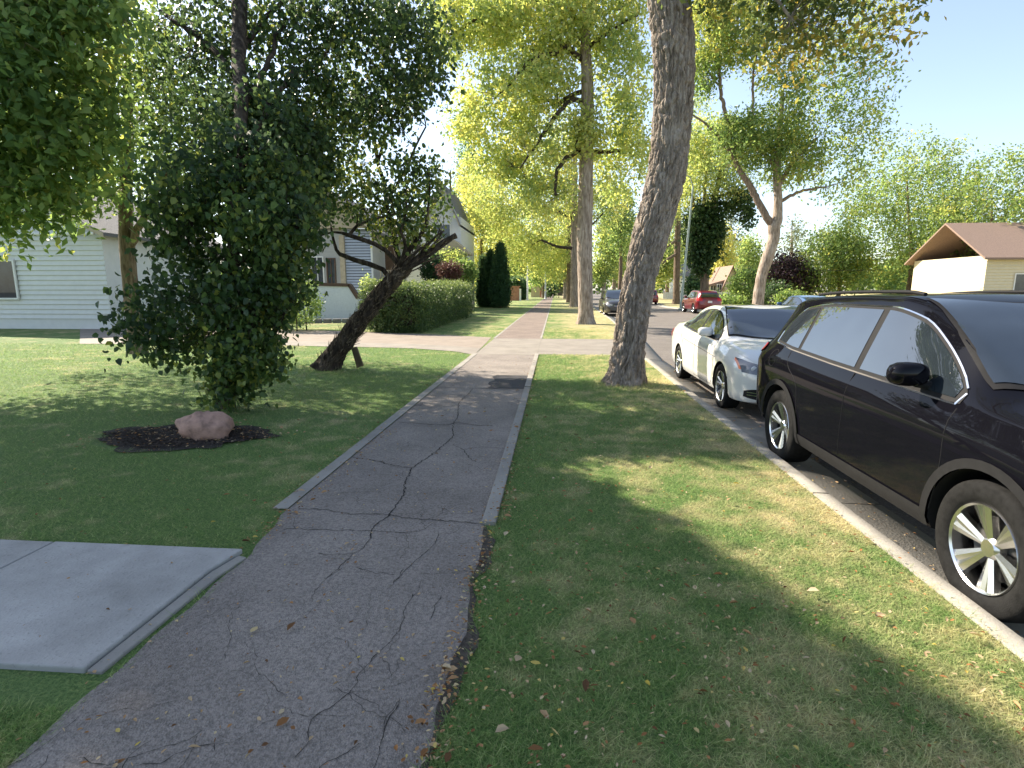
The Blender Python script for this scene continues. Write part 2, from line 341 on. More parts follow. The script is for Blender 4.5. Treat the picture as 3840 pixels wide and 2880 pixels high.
# path: asphalt, concrete where the driveway crosses, red-brown asphalt beyond
PL, PR = -1.98, -.49
def near_right(y): return PR if y > 3.6 else PR+.06+.030*(math.sin(y*3.1+.6)*.6+math.sin(y*8.3)*.5+math.sin(y*19)*.25)
def near_left(y): return PL if y > 3.75 else min(PL+.16*(3.75-y), -1.875)+.012*math.sin(y*13)
sheet('path', [-8, -3, -1]+list(np.arange(-.5, 3.9, .12))+[6, 9, 12, D0-.15], near_left, near_right, .006, M['path'])
sheet('path', ys(D1-.05, 260, 8), PL-.02, PR+.0, .006, M['path_far'])
sheet('path_crossing', [D0-.15, 16.4], PL-.05, PR+.05, .008, M['conc']); sheet('path_crossing', [16.412, D1-.05], PL-.05, PR+.05, .008, M['conc'])
sheet('path_patch', list(np.linspace(9.08, 10.5, 8)), lambda y: -1.12+.05*math.sin(y*9), lambda y: -.50, .012, M['patch'])
sheet('path_edging_strip', [3.8, 6.2], PL-.115, PL-.0, .014, M['edge']); sheet('path_edging_strip', [6.205, 9.3], PL-.12, PL-.0, .016, M['edge']); sheet('path_edging_strip', [9.33, D0], PL-.125, PL-.0, .013, M['edge'])
for a, b_, z in ((3.65, 6.1, .028), (6.11, 9.15, .024), (9.22, 11.6, .03), (11.61, D0, .022)):
    tag(MB().box(((PR+.045), (a+b_)/2, z-.06), (.10, b_-a, .12)).build('path_edging_strip', M['edge'], bevel=.006), kind='structure')
sheet('path_edging_strip', ys(D1, 150, 10), PL-.10, PL-.02, .010, M['edge']); sheet('path_edging_strip', ys(D1, 150, 10), PR, PR+.07, .010, M['edge'])
sheet('path_edge_soil', list(np.arange(-.5, 3.66, .1)), lambda y: near_right(y)-.01, lambda y: near_right(y)+.04+.03*math.sin(y*6+1)+.015*math.sin(y*17), .009, M['edge_soil'])
# driveway: apron towards the road, gravelly part towards the house
def apz(x, y): return .004 if x < .9 else .004-(x-.9)/(kl(y)-.9)*.012
sheet('driveway', [D0+.0, 15.2, 16.4], PR+.05, lambda y: kl(y)-.02, apz, M['conc'], nx=6); sheet('driveway', [16.415, 17.6, D1], PR+.05, lambda y: kl(y)-.02, apz, M['conc'], nx=6)
dp = [gnd(*p) for p in ((1780, 1331), (1700, 1318), (1560, 1308), (1400, 1303), (1230, 1300), (1070, 1296), (700, 1292), (300, 1290))]
dq = [gnd(*p) for p in ((1842, 1266), (1700, 1258), (1560, 1252), (1400, 1246), (1230, 1240), (1070, 1237), (700, 1226), (300, 1215))]
def band(name, a, b_, z, mat):
    V = []; F = []
    for p, q in zip(a, b_): V += [(p[0], p[1], z), (q[0], q[1], z)]
    for i in range(len(a)-1): F.append((2*i, 2*i+1, 2*i+3, 2*i+2))
    return tag(mesh_np(name, V, [f[::-1] for f in F], mat), kind='structure')
band('driveway', dp, dq, .005, M['drive'])
band('driveway', [p+np.array([0, -.02, 0]) for p in dp], [p+(q-p)*f for p, q, f in zip(dp, dq, (.30, .26, .24, .22, .2, .2, .2, .2))], .010, M['conc'])
# slab of the front walk at the left, with its broken edge strip
for a, b_, c_, m, z in (((-1.96, 3.12), (-1.86, 2.86), -7, 'slab', .03),):
    tag(MB().prism([(-1.935, 3.12, -.06), (-1.985, 2.85, -.06), (-2.0, 2.0, -.06), (-3.2, 2.0, -.06), (-3.2, 3.13, -.06)], (0, 0, .09)).build('front_walk', M['slab'], bevel=.008), kind='structure')
    tag(MB().prism([(-3.212, 3.13, -.06), (-3.212, 2.0, -.06), (-4.6, 2.0, -.06), (-4.6, 3.15, -.06)], (0, 0, .087)).build('front_walk', M['slab'], bevel=.008), kind='structure')
    tag(MB().prism([(-4.612, 3.15, -.06), (-4.612, 2.0, -.06), (-7, 2.0, -.06), (-7, 3.16, -.06)], (0, 0, .091)).build('front_walk', M['slab'], bevel=.008), kind='structure')
tag(MB().prism([(-1.865, 3.04, -.05), (-1.905, 2.8, -.05), (-1.92, 2.0, -.05), (-1.99, 2.0, -.05), (-1.975, 2.85, -.05), (-1.925, 3.06, -.05)], (0, 0, .066)).build('front_walk_edge', M['edge'], bevel=.006), kind='structure')
# mulch bed
mp = []
for k in range(90):
    a = 2*math.pi*k/90; r = 1+.12*math.sin(3*a)+.08*math.sin(7*a+1)+.05*math.sin(13*a)+.04*random.uniform(-1, 1)
    mp.append((-4.15+.95*r*math.cos(a), 5.75+.55*r*math.sin(a), .012))
me_ = MB().add(mp, [tuple(range(90))]).build('mulch_bed', M['soil']); tag(me_, kind='structure')

# cracks traced on the path
def crack(L, wd, seg=.022):
    P = smooth_line(np.array([[*q[:2], 0] for q in L]), seg); n = len(P)
    P[:, :2] += .016*np.stack([noise(np.stack([np.arange(n)*.45, np.full(n, L[0][0]*9), np.full(n, 3.+k)], -1)) for k in (0, 1)], -1)*1.3
    T = np.gradient(P, axis=0); T /= np.linalg.norm(T, axis=1)[:, None]+1e-9; S = np.stack([-T[:, 1], T[:, 0]], -1)
    ww = wd*(.35+1.2*np.abs(noise(np.stack([np.arange(n)*.7, np.full(n, 5.), np.full(n, L[0][1])], -1)))); ww[0] = ww[-1] = .0005
    V = []
    for i in range(n): V += [(*(P[i, :2]-S[i]*ww[i]), .0095), (*(P[i, :2]+S[i]*ww[i]), .0095)]
    return V, [(2*i, 2*i+1, 2*i+3, 2*i+2) for i in range(n-1)]
CA = lambda L: [gnd(840+x/1.844, 1300+y/1.844) for x, y in L]
CB = lambda L: [gnd(840+x/1.885, 2000+y/1.885) for x, y in L]
cracks = [(CA([(1720, 295), (1690, 330), (1655, 360), (1625, 395), (1620, 440), (1615, 490), (1590, 530), (1580, 580), (1585, 620), (1560, 650), (1500, 700), (1410, 770), (1350, 810), (1300, 850), (1280, 890), (1250, 950), (1245, 1020), (1200, 1090), (1150, 1155), (1120, 1190), (1060, 1230), (1020, 1270), (1010, 1340)]), .0072),
    (CA([(1010, 1340), (960, 1400), (900, 1440), (840, 1500), (760, 1570), (690, 1620)]), .003),
    (CA([(880, 770), (1000, 785), (1080, 800), (1180, 830), (1310, 845)]), .006), (CA([(510, 1125), (700, 1135), (900, 1165), (1120, 1165), (1250, 1190), (1450, 1205), (1780, 1230)]), .005),
    (CA([(380, 1290), (460, 1265), (700, 1275), (1000, 1280), (1150, 1292), (1350, 1290)]), .0035), (CA([(1200, 525), (1350, 535), (1540, 545), (1610, 530), (1750, 548), (1860, 550)]), .008),
    (CA([(1580, 680), (1650, 715), (1670, 745), (1740, 805)]), .004), (CA([(1320, 410), (1450, 412), (1600, 415)]), .006), (CA([(1470, 283), (1700, 290), (1850, 295), (2040, 300)]), .010),
    (CA([(1480, 1300), (1460, 1370), (1380, 1440), (1250, 1560), (1180, 1640)]), .0025), (CA([(640, 1440), (780, 1445), (920, 1435)]), .003), (CA([(1650, 720), (1800, 700), (1950, 710)]), .003),
    (CB([(1520, 450), (1490, 530), (1460, 630)]), .0025), (CB([(1330, 440), (1290, 540), (1250, 640), (1210, 740), (1080, 870), (980, 980), (940, 1060), (860, 1170), (770, 1240), (650, 1290), (590, 1450), (510, 1600)]), .0024),
    (CB([(930, 255), (1090, 290), (1230, 300)]), .003), (CB([(1270, 260), (1210, 350), (1150, 400)]), .0025), (CB([(1000, 1000), (850, 760), (720, 780), (640, 860)]), .0015), (CB([(120, 520), (60, 600), (20, 900)]), .0015),
    (CB([(1220, 1180), (1200, 1280), (1150, 1360), (1110, 1480)]), .003), (CB([(860, 250), (760, 300), (660, 400), (620, 500)]), .002), (CB([(420, 1250), (640, 1300), (900, 1290)]), .0015)]
g = np.random.default_rng(12)
for k_ in range(70):
    x_, y_ = g.uniform(PL+.05, PR-.05), 1.3*(5.5/1.3)**g.random(); a_ = g.choice([0, 1.57])+g.normal()*.35; L = []
    for j_ in range(g.integers(4, 9)):
        if PL+.02 < x_ < PR+.03: L.append((x_, y_))
        a_ += g.normal()*.35; x_ += .07*math.cos(a_); y_ += .07*math.sin(a_)
    if len(L) > 3: cracks.append((np.array([(*p, 0) for p in L]), .0009+.0010*g.random()))
cv = []; cf = []
for L, wd in cracks:
    V, F = crack(L, wd); cf += [tuple(i+len(cv) for i in f) for f in F]; cv += V
tag(MB().add(cv, cf).build('path_cracks', M['crack']), kind='structure')

# ------------------------------------------------------------------ grass blades (stuff)
def on_lawn(x, y):
    ok = (x < np.interp(y, [a for a, _ in KL], [b for _, b in KL])-.0)
    nr = np.array([near_right(v) for v in y]); nl = np.array([near_left(v) for v in y])
    edge = np.where((y > 3.6), .09, .02+.03*np.sin(y*6+1))
    ok &= ~((x > nl-np.where(y > 3.75, .10, -.015)) & (x < nr+edge))
    ok &= ~((y > D0-.02) & (y < D1+.02) & (x > -2.1))
    dl = np.interp(-x, [-p[0] for p in dp], [p[1] for p in dp]); dh = np.interp(-x, [-p[0] for p in dq], [p[1] for p in dq])
    ok &= ~((x < -1.9) & (y > dl-.02) & (y < dh+.02))
    ok &= ~((x < -1.88) & (y > 1.8) & (y < 3.15))
    ok &= ~(((x+4.15)/1.0)**2+((y-5.75)/.6)**2 < .95)
    return ok
n = 520000
t = rng.random(n); y = 1.0*(24/1.0)**(t**1.05); x = (rng.random(n)*2-1)*(1.14*y+.9)
x = np.where((x > .86*y+.6), rng.random(n)*2.6+PR, x)
k = on_lawn(x, y); x, y = x[k], y[k]; n = len(x)
sz = np.clip(y/5.5, .75, 2.4); h = (.022+.026*rng.random(n))*(.8+.2*sz)*(1+.35*noise(np.stack([x*2.1, y*2.1, x*0], -1))+.45*noise(np.stack([x*11, y*11, x*0+4], -1))); h = h*(1+1.3*np.exp(-((x-1.24)**2+(y-9.85)**2)/.55**2)+.9*np.exp(-((x+4.75)**2+(y-11.1)**2)/.5**2)); wd = .0025*sz*(.7+.6*rng.random(n))
a = rng.random(n)*2*np.pi; la = rng.random(n)*2*np.pi; ll = h*(.5+1.5*rng.random(n)); h = h*.85
b0 = np.stack([x, y, np.full(n, -.004)], -1); s = np.stack([np.cos(a), np.sin(a), 0*a], -1)*wd[:, None]
tip = b0+np.stack([np.cos(la)*ll, np.sin(la)*ll, h], -1)
V = np.stack([b0-s, b0+s, tip], 1).reshape(-1, 3); F = np.arange(3*n).reshape(-1, 3)
tag(mesh_np('grass_blades', V, F, M['blade'], tint=rng.random(n)), 'short patchy grass blades covering the lawns beside the path', 'grass', kind='stuff')
# leaf litter (stuff)
def leaves_flat(P, size, tint, name, mat, z0=.012):
    n = len(P); a = rng.random(n)*2*np.pi; L = size; d = np.stack([np.cos(a), np.sin(a), rng.normal(0, .15, n)], -1); s = np.stack([-np.sin(a), np.cos(a), rng.normal(0, .2, n)], -1)
    asp = np.where(rng.random(n) < .45, .16, .5)[:, None]; z0 = np.broadcast_to(np.asarray(z0, float), (n,)); c = np.column_stack([P, z0+rng.random(n)*.012])
    up = np.array([0, 0, 1.])*(L*.25*rng.random(n))[:, None]; L = L[:, None]
    V = np.stack([c-d*L/2, c-d*L*.1+s*L*asp*.55+up, c+d*L*.25+s*L*asp*.4+up*.6, c+d*L/2, c+d*L*.2-s*L*asp*.45+up*1.1, c-d*L*.15-s*L*asp*.5+up], 1)
    V[..., 2] = np.maximum(V[..., 2], z0[:, None]-.004); V = V.reshape(-1, 3); i = np.arange(n)[:, None]*6
    F = np.concatenate([i+np.array([0, 1, 2, 3]), i+np.array([0, 3, 4, 5])]); return mesh_np(name, V, F, mat, tint=np.tile(tint, 2))
P = []
for k_ in range(1500):      # along the path edges
    y_ = 1.2*(14/1.2)**random.random(); side = random.random()
    if side < .62: P.append((near_right(y_)+(.13 if y_ > 3.65 else 0)+random.gauss(.0, .05), y_))
    else: P.append((near_left(y_)-(.14 if y_ > 3.75 else .03)+random.gauss(0, .05), y_ if y_ > 3.2 else 3.2+random.random()*3))
for k_ in range(700): P.append((random.uniform(PL, PR), 1.2*(14/1.2)**random.random()))
for k_ in range(3200):
    y_ = 1.2*(13/1.2)**random.random(); P.append((random.uniform(PR, 2.1), y_))
for k_ in range(500): P.append((random.uniform(-5, -2.1), random.uniform(2.1, 12)))
for k_ in range(500): P.append((random.uniform(2.15, 2.7), random.uniform(2, 14)))
P = np.array(P); lit_size = np.where(rng.random(len(P)) < .06, .045, .021)*(.6+.8*rng.random(len(P)))
z_l = .014
on_road = P[:, 0] > 2.14; 
tag(leaves_flat(P[~on_road], lit_size[~on_road], rng.random((~on_road).sum()), 'fallen_leaves', M['litter'], np.where((P[~on_road][:, 0] > PL-.02) & (P[~on_road][:, 0] < PR+.02), .016, .034)), 'small dry leaves scattered over the path and lawns', 'fallen leaves', kind='stuff')
tag(leaves_flat(P[on_road], lit_size[on_road], rng.random(on_road.sum()), 'fallen_leaves', M['litter'], ROAD_Z+.016), 'dry leaves gathered in the gutter along the kerb', 'fallen leaves', kind='stuff')
P2 = np.stack([-4.1+1.15*rng.normal(size=420)*.55, 5.75+.5*rng.normal(size=420)*.7], -1)
tag(leaves_flat(P2, .03*(.6+.8*rng.random(420)), .25+.6*rng.random(420), 'fallen_leaves', M['litter'], .034), 'dry leaves blown over the mulch bed round the boulder', 'fallen leaves', kind='stuff')
# mulch chips
P = np.stack([-4.15+.9*np.sqrt(rng.random(2500))*np.cos(q := rng.random(2500)*6.283), 5.75+.52*np.sqrt(rng.random(2500))*np.sin(q)], -1)
tag(leaves_flat(P, .02+.02*rng.random(len(P)), rng.random(len(P))*.25, 'mulch_chips', M['chips'], .018), 'dark wood mulch chips round the boulder', 'mulch', kind='stuff')

# ------------------------------------------------------------------ trees
def ribbon_leaves(Cc, size, kind, droop, spread):
    n = len(Cc); c = Cc+rng.normal(size=(n, 3))*spread
    d = rng.normal(size=(n, 3)); d[:, 2] -= droop; d /= np.linalg.norm(d, axis=1)[:, None]
    q = rng.normal(size=(n, 3)); q[:, 2] += .6; s = np.cross(d, q); s /= np.linalg.norm(s, axis=1)[:, None]+1e-9; nn = np.cross(s, d)
    L = (size*(.65+.7*rng.random(n)))[:, None]
    if kind == 'heart':
        V = np.stack([c, c+d*L*.22+s*L*.40+nn*L*.08, c+d*L*.62+s*L*.30+nn*L*.07, c+d*L-nn*L*.06, c+d*L*.62-s*L*.30+nn*L*.07, c+d*L*.22-s*L*.40+nn*L*.08], 1).reshape(-1, 3)
        i = np.arange(n)[:, None]*6; return V, np.concatenate([i+np.array([0, 1, 2, 3]), i+np.array([0, 3, 4, 5])]), 2
    wd = {'oval': .27, 'narrow': .17, 'clump': .42}[kind]
    V = np.stack([c, c+d*L*.45+s*L*wd+nn*L*.06, c+d*L, c+d*L*.45-s*L*wd+nn*L*.06], 1).reshape(-1, 3)
    return V, np.arange(4*n).reshape(-1, 4), 1
def px_blob(x, y, Y, rx, ry, rz=None, n=60, gap=0.0):   # photo ellipse at distance Y, rx/ry in photo pixels, depth radius rz in metres
    return (at(x, y, Y), (pm(Y, rx), rz if rz else pm(Y, rx), pm(Y, ry)), n, gap)
def trunk_mesh(P, Rr, seg, step, amp, fr, flare=.25, knots=(), furrow=False):
    L = smooth_line(np.column_stack([P, Rr]), step); C_ = L[:, :3]; r = L[:, 3]
    V, F = tube(C_, np.ones(len(C_)), seg); V = V.reshape(len(C_), seg, 3); D_ = V-C_[:, None]
    s = np.concatenate([[0], np.cumsum(np.linalg.norm(np.diff(C_, axis=0), axis=1))])
    th = np.arange(seg)*2*np.pi/seg; rr = r[:, None]*np.ones(seg)
    fl = np.exp(-s/.28)[:, None]; rr = rr*(1+flare*fl*(1+.45*np.sin(th*5+1)+.3*np.sin(th*8+2)))
    Q = np.stack([np.cos(th)[None]*r[:, None], np.sin(th)[None]*r[:, None], s[:, None]*np.ones(seg)], -1)
    rr = rr*(1+.07*fbm(Q*np.array([1.6, 1.6, .9]), 2))
    if furrow:
        wp = .035*np.stack([noise(Q*np.array([7, 7, 5.])), noise(Q*np.array([7, 7, 5.])+31), 0*Q[..., 0]], -1)
        q = (Q+wp)*np.array([fr, fr, fr*.30]); a = 1-np.abs(noise(q))*2.3; b_ = 1-np.abs(noise(q*1.7+9))*2.2
        hgt = -np.clip(a, 0, 1)**1.3*1.0-np.clip(b_, 0, 1)**2*.45+.25*noise(Q*60)
        rr = rr+amp*hgt
    else: rr = rr+amp*fbm(Q*np.array([fr, fr, fr*.3]), 3)
    for ks, kt, kr_, kh in knots:
        dth = (th-kt+np.pi) % (2*np.pi)-np.pi; dd = ((s[:, None]-ks)**2+(dth[None]*r[:, None])**2)/kr_**2
        rr = rr+kh*(np.exp(-dd)-1.15*np.exp(-dd*6)+.25*np.exp(-(np.sqrt(dd)-.8)**2*30))
    return (C_[:, None]+D_*rr[..., None]).reshape(-1, 3), F
def grow(nodes, nr, clusters, seg=4, tw=.012, jit=.10, step=.3, bend=.2):
    nodes = np.array(nodes); nr = np.array(nr); cap = len(nodes)+len(clusters)*12; A = np.zeros((cap, 3)); Rr = np.zeros(cap); m = len(nodes); A[:m] = nodes; Rr[:m] = nr
    d0 = np.array([np.min(((nodes-c)**2).sum(1)) for c in clusters]); VV = []; FF = []; off = 0
    for ci in np.argsort(d0):
        c = clusters[ci]; dv = c-A[:m]; dd = np.sqrt((dv**2).sum(1)); cost = dd-.25*dv[:, 2]*(dv[:, 2] > 0)+np.where(Rr[:m] < tw*.5, .6, 0); j = int(np.argmin(cost)); p = A[j]; L = dd[j]
        if L < .05: continue
        k = int(np.clip(L/step, 2, 9)); t_ = np.linspace(0, 1, k+1)[:, None]; mid = (p+c)/2+np.array([0, 0, bend*L*.5])+rng.normal(size=3)*jit*L
        Q = (1-t_)**2*p+2*t_*(1-t_)*mid+t_**2*c; Q[1:-1] += rng.normal(size=(k-1, 3))*jit*.25*L/k
        r0 = min(Rr[j]*.62, .35*tw+tw*.9*L**.9); rad = np.linspace(max(r0, .3*tw), .22*tw, k+1)
        V, F = tube(Q, rad, seg); VV.append(V); FF.append(F+off); off += len(V)
        A[m:m+k] = Q[1:]; Rr[m:m+k] = rad[1:]; m += k
    return VV, FF, off
def tree(name, label, trunk, limbs, blobs, leaf, lmat, bmat, lbark=None, cat='tree', group=None, seed=0, tk=dict(seg=20, step=.2, amp=.015, fr=6), tw=.012, tintf=None, twig_seg=4, bend=.2, droop=.5, crown='crown', twigs=True, extra=None, keep=None):
    """trunk/limbs: lists of (x, y, z, r); leaf = (kind, size, leaves per cluster, spread)"""
    global rng; rng = np.random.default_rng(1000+seed)
    tr = np.array(trunk, float); o0 = tr[0, :3].copy(); o0[2] = 0
    root = thing(name, label, cat, tuple(o0), 0, group)
    V, F = trunk_mesh(tr[:, :3]-o0, tr[:, 3], **tk); mesh_np('trunk', V, F, bmat, root, True)
    nodes = []; nr = []; VV = []; FF = []; off = 0
    S = smooth_line(tr, .4); up = S[int(len(S)*.45):]; nodes += list(up[:, :3]); nr += list(up[:, 3]*.5)
    for L in limbs:
        S = smooth_line(np.array(L, float), .18); S[:, :3] += .02*rng.normal(size=(len(S), 3))*np.minimum(1, np.arange(len(S))/3)[:, None]
        V, F = tube(S[:, :3], S[:, 3], 8); VV.append(V); FF.append(F+off); off += len(V); nodes += list(S[:, :3]); nr += list(S[:, 3])
    cl = []
    for c, rad, n, gap in blobs:
        m = 0; tries = 0
        while m < n and tries < 40:
            p = rng.uniform(-1, 1, (n*3, 3)); q = (p**2).sum(1); p = p[(q < 1)]; p = c+p*np.array(rad)
            p = p[fbm(p*(2.2/max(rad[0], .5))*1.3+seed*5.1, 2) > gap-.25]; cl += list(p[:n-m]); m += len(p[:n-m]); tries += 1
    cl = np.array(cl)
    if extra is not None: cl = np.concatenate([cl, extra])
    if keep is not None: cl = cl[keep(cl)]
    vv, ff, o2 = grow(nodes, nr, cl, twig_seg, tw, bend=bend)
    if twigs:
        VV += vv; FF += [f+off for f in ff]
    if VV: mesh_np('branches', np.concatenate(VV)-o0, np.concatenate(FF), lbark or (M['bark_limb'] if bmat == M['bark_pale'] else bmat), root, True)
    kind, size, npc, spread = leaf
    rep = np.repeat(np.arange(len(cl)), npc); V, F, k = ribbon_leaves(cl[rep], size, kind, droop, spread)
    ct = np.clip(.42+.36*fbm(cl*.9+seed*3, 2)+rng.normal(size=len(cl))*.10, 0, 1)
    if tintf is not None: ct = np.clip(ct+tintf(cl), 0, 1)
    t_ = np.clip(ct[rep]+rng.normal(size=len(rep))*.17, 0, 1)
    mesh_np(crown, V-o0, F, lmat, root, tint=np.tile(t_, k))
    return root
def pl(pts, Y, dz=0):     # measured polyline (px, py, radius px) or (px, py, radius px, Y offset)
    o = []
    for p in pts:
        YY = Y+(p[3] if len(p) > 3 else 0); q = at(p[0], p[1], YY); o.append((*q, pm(YY, p[2])))
    return o
def basefix(L, z=-.05): L[0] = (L[0][0], L[0][1], z, L[0][3]); return L

# 1. the big leaning street tree
T1 = basefix(pl([(2340, 1452, 74), (2350, 1380, 66), (2369, 1215, 60), (2400, 1041, 61), (2443, 868, 66), (2490, 694, 68), (2514, 521, 68), (2526, 347, 70), (2524, 174, 72), (2508, 0, 69), (2490, -200, 66), (2500, -420, 55)], 9.8))
top = np.array(T1[-1][:3])
limbs1 = [[(*top, .22), (*(top+[.9, -.8, 1.0]), .16), (*(top+[2.4, -1.6, 1.4]), .10), (*(top+[3.6, -1.8, .9]), .05)], [(*top, .22), (*(top+[-.6, .5, 1.2]), .17), (*(top+[-1.8, 1.5, 2.6]), .10)],
          [(*top, .22), (*(top+[.6, 1.2, 1.5]), .16), (*(top+[1.8, 3, 3.0]), .09)], [tuple(T1[-2]), (*at(2700, -200, 9.3), .07), (*at(2850, -80, 9.0), .04), (*at(2960, 60, 9.0), .02)]]
bl1 = [(top+[2.4, -1.2, 1.6], (2.4, 2.2, 1.2), 150, 0), (top+[-1.6, 1.8, 3.2], (2.4, 2.4, 1.3), 150, 0), (top+[1.8, 3, 3.6], (2.6, 2.6, 1.5), 160, 0),
       px_blob(2990, 40, 9.4, 150, 210, .7, 85), px_blob(2900, 10, 9.5, 60, 60, .4, 14), px_blob(2715, -5, 9.5, 55, 50, .3, 14), px_blob(3250, -60, 9, 220, 260, .8, 90), px_blob(2590, -20, 9.5, 40, 30, .3, 5)]
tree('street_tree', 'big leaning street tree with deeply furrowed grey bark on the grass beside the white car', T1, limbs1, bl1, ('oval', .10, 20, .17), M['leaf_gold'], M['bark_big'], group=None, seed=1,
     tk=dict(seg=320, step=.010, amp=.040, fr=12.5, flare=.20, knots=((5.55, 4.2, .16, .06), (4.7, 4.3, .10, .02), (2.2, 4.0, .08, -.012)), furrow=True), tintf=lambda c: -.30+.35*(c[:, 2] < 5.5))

# 2. leaning old lilac-like tree with its prop
YL = 11.1
T2 = basefix(pl([(1218, 1395, 50), (1258, 1330, 42), (1320, 1243, 38), (1392, 1148, 35), (1462, 1064, 33), (1508, 1014, 31), (1532, 988, 24)], YL))
lim2 = [pl(p, YL) for p in (
    [(1520, 1005, 14.4), (1570, 968, 9.4), (1620, 937, 7.9), (1665, 908, 7.2), (1700, 888, 9.4), (1712, 880, 11.5)], [(1525, 1012, 7.2, -.25), (1580, 985, 5.0, -.3), (1630, 945, 4.3, -.35), (1680, 900, 2.2, -.3)], [(1520, 990, 6.5, -.2), (1580, 930, 4.3, -.3), (1640, 880, 2.9, -.4), (1660, 840, 1.4, -.4)], [(1530, 1005, 6.5, .3), (1600, 950, 5.0, .35), (1650, 925, 3.6, .3), (1690, 880, 2.2, .3)], [(1520, 1010, 10.1, -.1), (1560, 985, 7.2, -.2), (1610, 960, 5.8, -.3), (1660, 925, 3.6, -.3), (1690, 905, 2.2, -.3)],
    [(1525, 1000, 9.4, .2), (1575, 950, 6.5, .3), (1610, 915, 5.0, .4), (1650, 880, 2.9, .5)], [(1510, 1000, 14.4), (1535, 940, 10.8), (1560, 900, 7.9), (1590, 850, 6.5), (1610, 760, 5.0), (1605, 660, 3.6), (1570, 600, 2.2)],
    [(1470, 1055, 9.4, .1), (1435, 1010, 9.4, .1), (1390, 990, 10.1), (1330, 975, 9.4), (1275, 950, 7.9), (1262, 935, 6.5), (1240, 850, 3.6)], [(1500, 1000, 11.5), (1470, 960, 8.6, -.2), (1410, 920, 7.9, -.4), (1350, 895, 8.6, -.5), (1310, 880, 7.9, -.5), (1280, 868, 5.0, -.5), (1200, 880, 2.9, -.6)],
    [(1310, 880, 7.2, -.5), (1340, 845, 5.8, -.5), (1400, 820, 4.3, -.5), (1480, 800, 2.9, -.5)], [(1495, 990, 12.2, .2), (1480, 900, 10.1, .4), (1450, 760, 7.9, .5), (1420, 600, 7.2, .6), (1390, 480, 5.8, .6), (1350, 380, 4.3, .5), (1300, 260, 2.9, .5)],
    [(1450, 760, 6.5, .5), (1520, 640, 5.8, .4), (1560, 560, 4.3, .3), (1590, 470, 2.9, .3)], [(1420, 600, 5.8, .6), (1470, 450, 5.0, .4), (1520, 350, 4.3, .2), (1560, 300, 4.3, .2), (1580, 200, 3.6, .1), (1600, 80, 2.2, 0)],
    [(1500, 995, 7.9, -.1), (1520, 930, 6.5, -.3), (1500, 860, 5.0, -.5), (1530, 780, 3.6, -.6)])]
stub = lim2[0]
bl2 = [px_blob(1560, 730, YL, 115, 140, 1.0, 84, .05), px_blob(1420, 770, YL, 130, 95, 1.0, 70, .08), px_blob(1290, 660, YL, 130, 140, 1.0, 80, .06), px_blob(1500, 190, YL-.5, 130, 210, 1.1, 140, .16), px_blob(1560, 340, YL, 50, 100, .5, 22, .1),
       px_blob(1350, 280, YL-.5, 150, 190, 1.0, 100, .16), px_blob(1300, 440, YL-.5, 150, 130, 1.0, 80, .1), px_blob(1570, 870, YL, 60, 60, .5, 18, 0), px_blob(1440, 880, YL, 70, 40, .5, 9, 0), px_blob(1640, 255, YL-.8, 40, 60, .25, 12, 0), px_blob(1655, 335, YL-.8, 24, 40, .2, 6, 0),
       px_blob(1470, 560, YL, 60, 60, .4, 5, .1), px_blob(1620, 650, YL, 45, 60, .4, 14, .05), px_blob(1390, 480, YL, 60, 80, .5, 14, .1), px_blob(1620, 120, YL-.5, 60, 120, .6, 26, .1), px_blob(1480, 50, YL-.5, 160, 60, .9, 60, .1), px_blob(1530, 400, YL, 60, 50, .4, 14, 0), px_blob(1480, 480, YL, 50, 40, .3, 8, 0)]
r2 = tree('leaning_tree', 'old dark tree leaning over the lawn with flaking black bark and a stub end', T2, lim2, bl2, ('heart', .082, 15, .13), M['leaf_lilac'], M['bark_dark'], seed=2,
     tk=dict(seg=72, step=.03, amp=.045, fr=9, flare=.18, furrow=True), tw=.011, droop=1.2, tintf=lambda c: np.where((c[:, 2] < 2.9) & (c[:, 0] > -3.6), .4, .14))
g = np.random.default_rng(21); bs = MB()
for k_ in range(16):
    a_ = (1490+g.uniform(-15, 40), 1025+g.uniform(-25, 15)); e_ = (1600+g.uniform(-50, 110), 930+g.uniform(-75, 35)); dy_ = g.uniform(-.3, .3); m_ = ((a_[0]+e_[0])/2+g.uniform(-12, 12), (a_[1]+e_[1])/2+g.uniform(-4, 16))
    P_ = [at(*a_, YL)-np.array(r2.location), at(*m_, YL+dy_*.6)-np.array(r2.location), at(*e_, YL+dy_)-np.array(r2.location)]
    bs = MB(); bs.tube(smooth_line(P_, .08), .009 if k_ % 3 else .015, 6); bs.build('bare_shoot', M['peel2'] if k_ % 2 else M['bark_dark'], r2, True)
# loose bark flakes on the trunk
def flakes(root, P, n, seed, mat):
    g = np.random.default_rng(seed); L = smooth_line(np.array(P), .05); idx = g.integers(2, len(L)-2, n); c = L[idx, :3]; T = L[idx+1, :3]-L[idx-1, :3]; T /= np.linalg.norm(T, axis=1)[:, None]
    a = g.normal(size=(n, 3)); a[:, 1] -= .4; a[:, 2] += .3; a -= T*(a*T).sum(1)[:, None]; a /= np.linalg.norm(a, axis=1)[:, None]; s = np.cross(T, a); r = L[idx, 3][:, None]
    b_ = c+a*r*.97; Ls = (g.random(n)*.12+.05)[:, None]; w_ = (g.random(n)*.012+.006)[:, None]; d = T+a*g.random((n, 1))*.7+s*g.normal(size=(n, 1))*.4
    V = np.stack([b_-s*w_, b_+s*w_, b_+d*Ls+s*w_*.4+a*.012, b_+d*Ls-s*w_*.4+a*.012], 1).reshape(-1, 3)-np.array(root.location)
    mesh_np('loose_bark', V, np.arange(4*n).reshape(-1, 4), mat, root)
flakes(r2, T2, 520, 5, M['peel'])
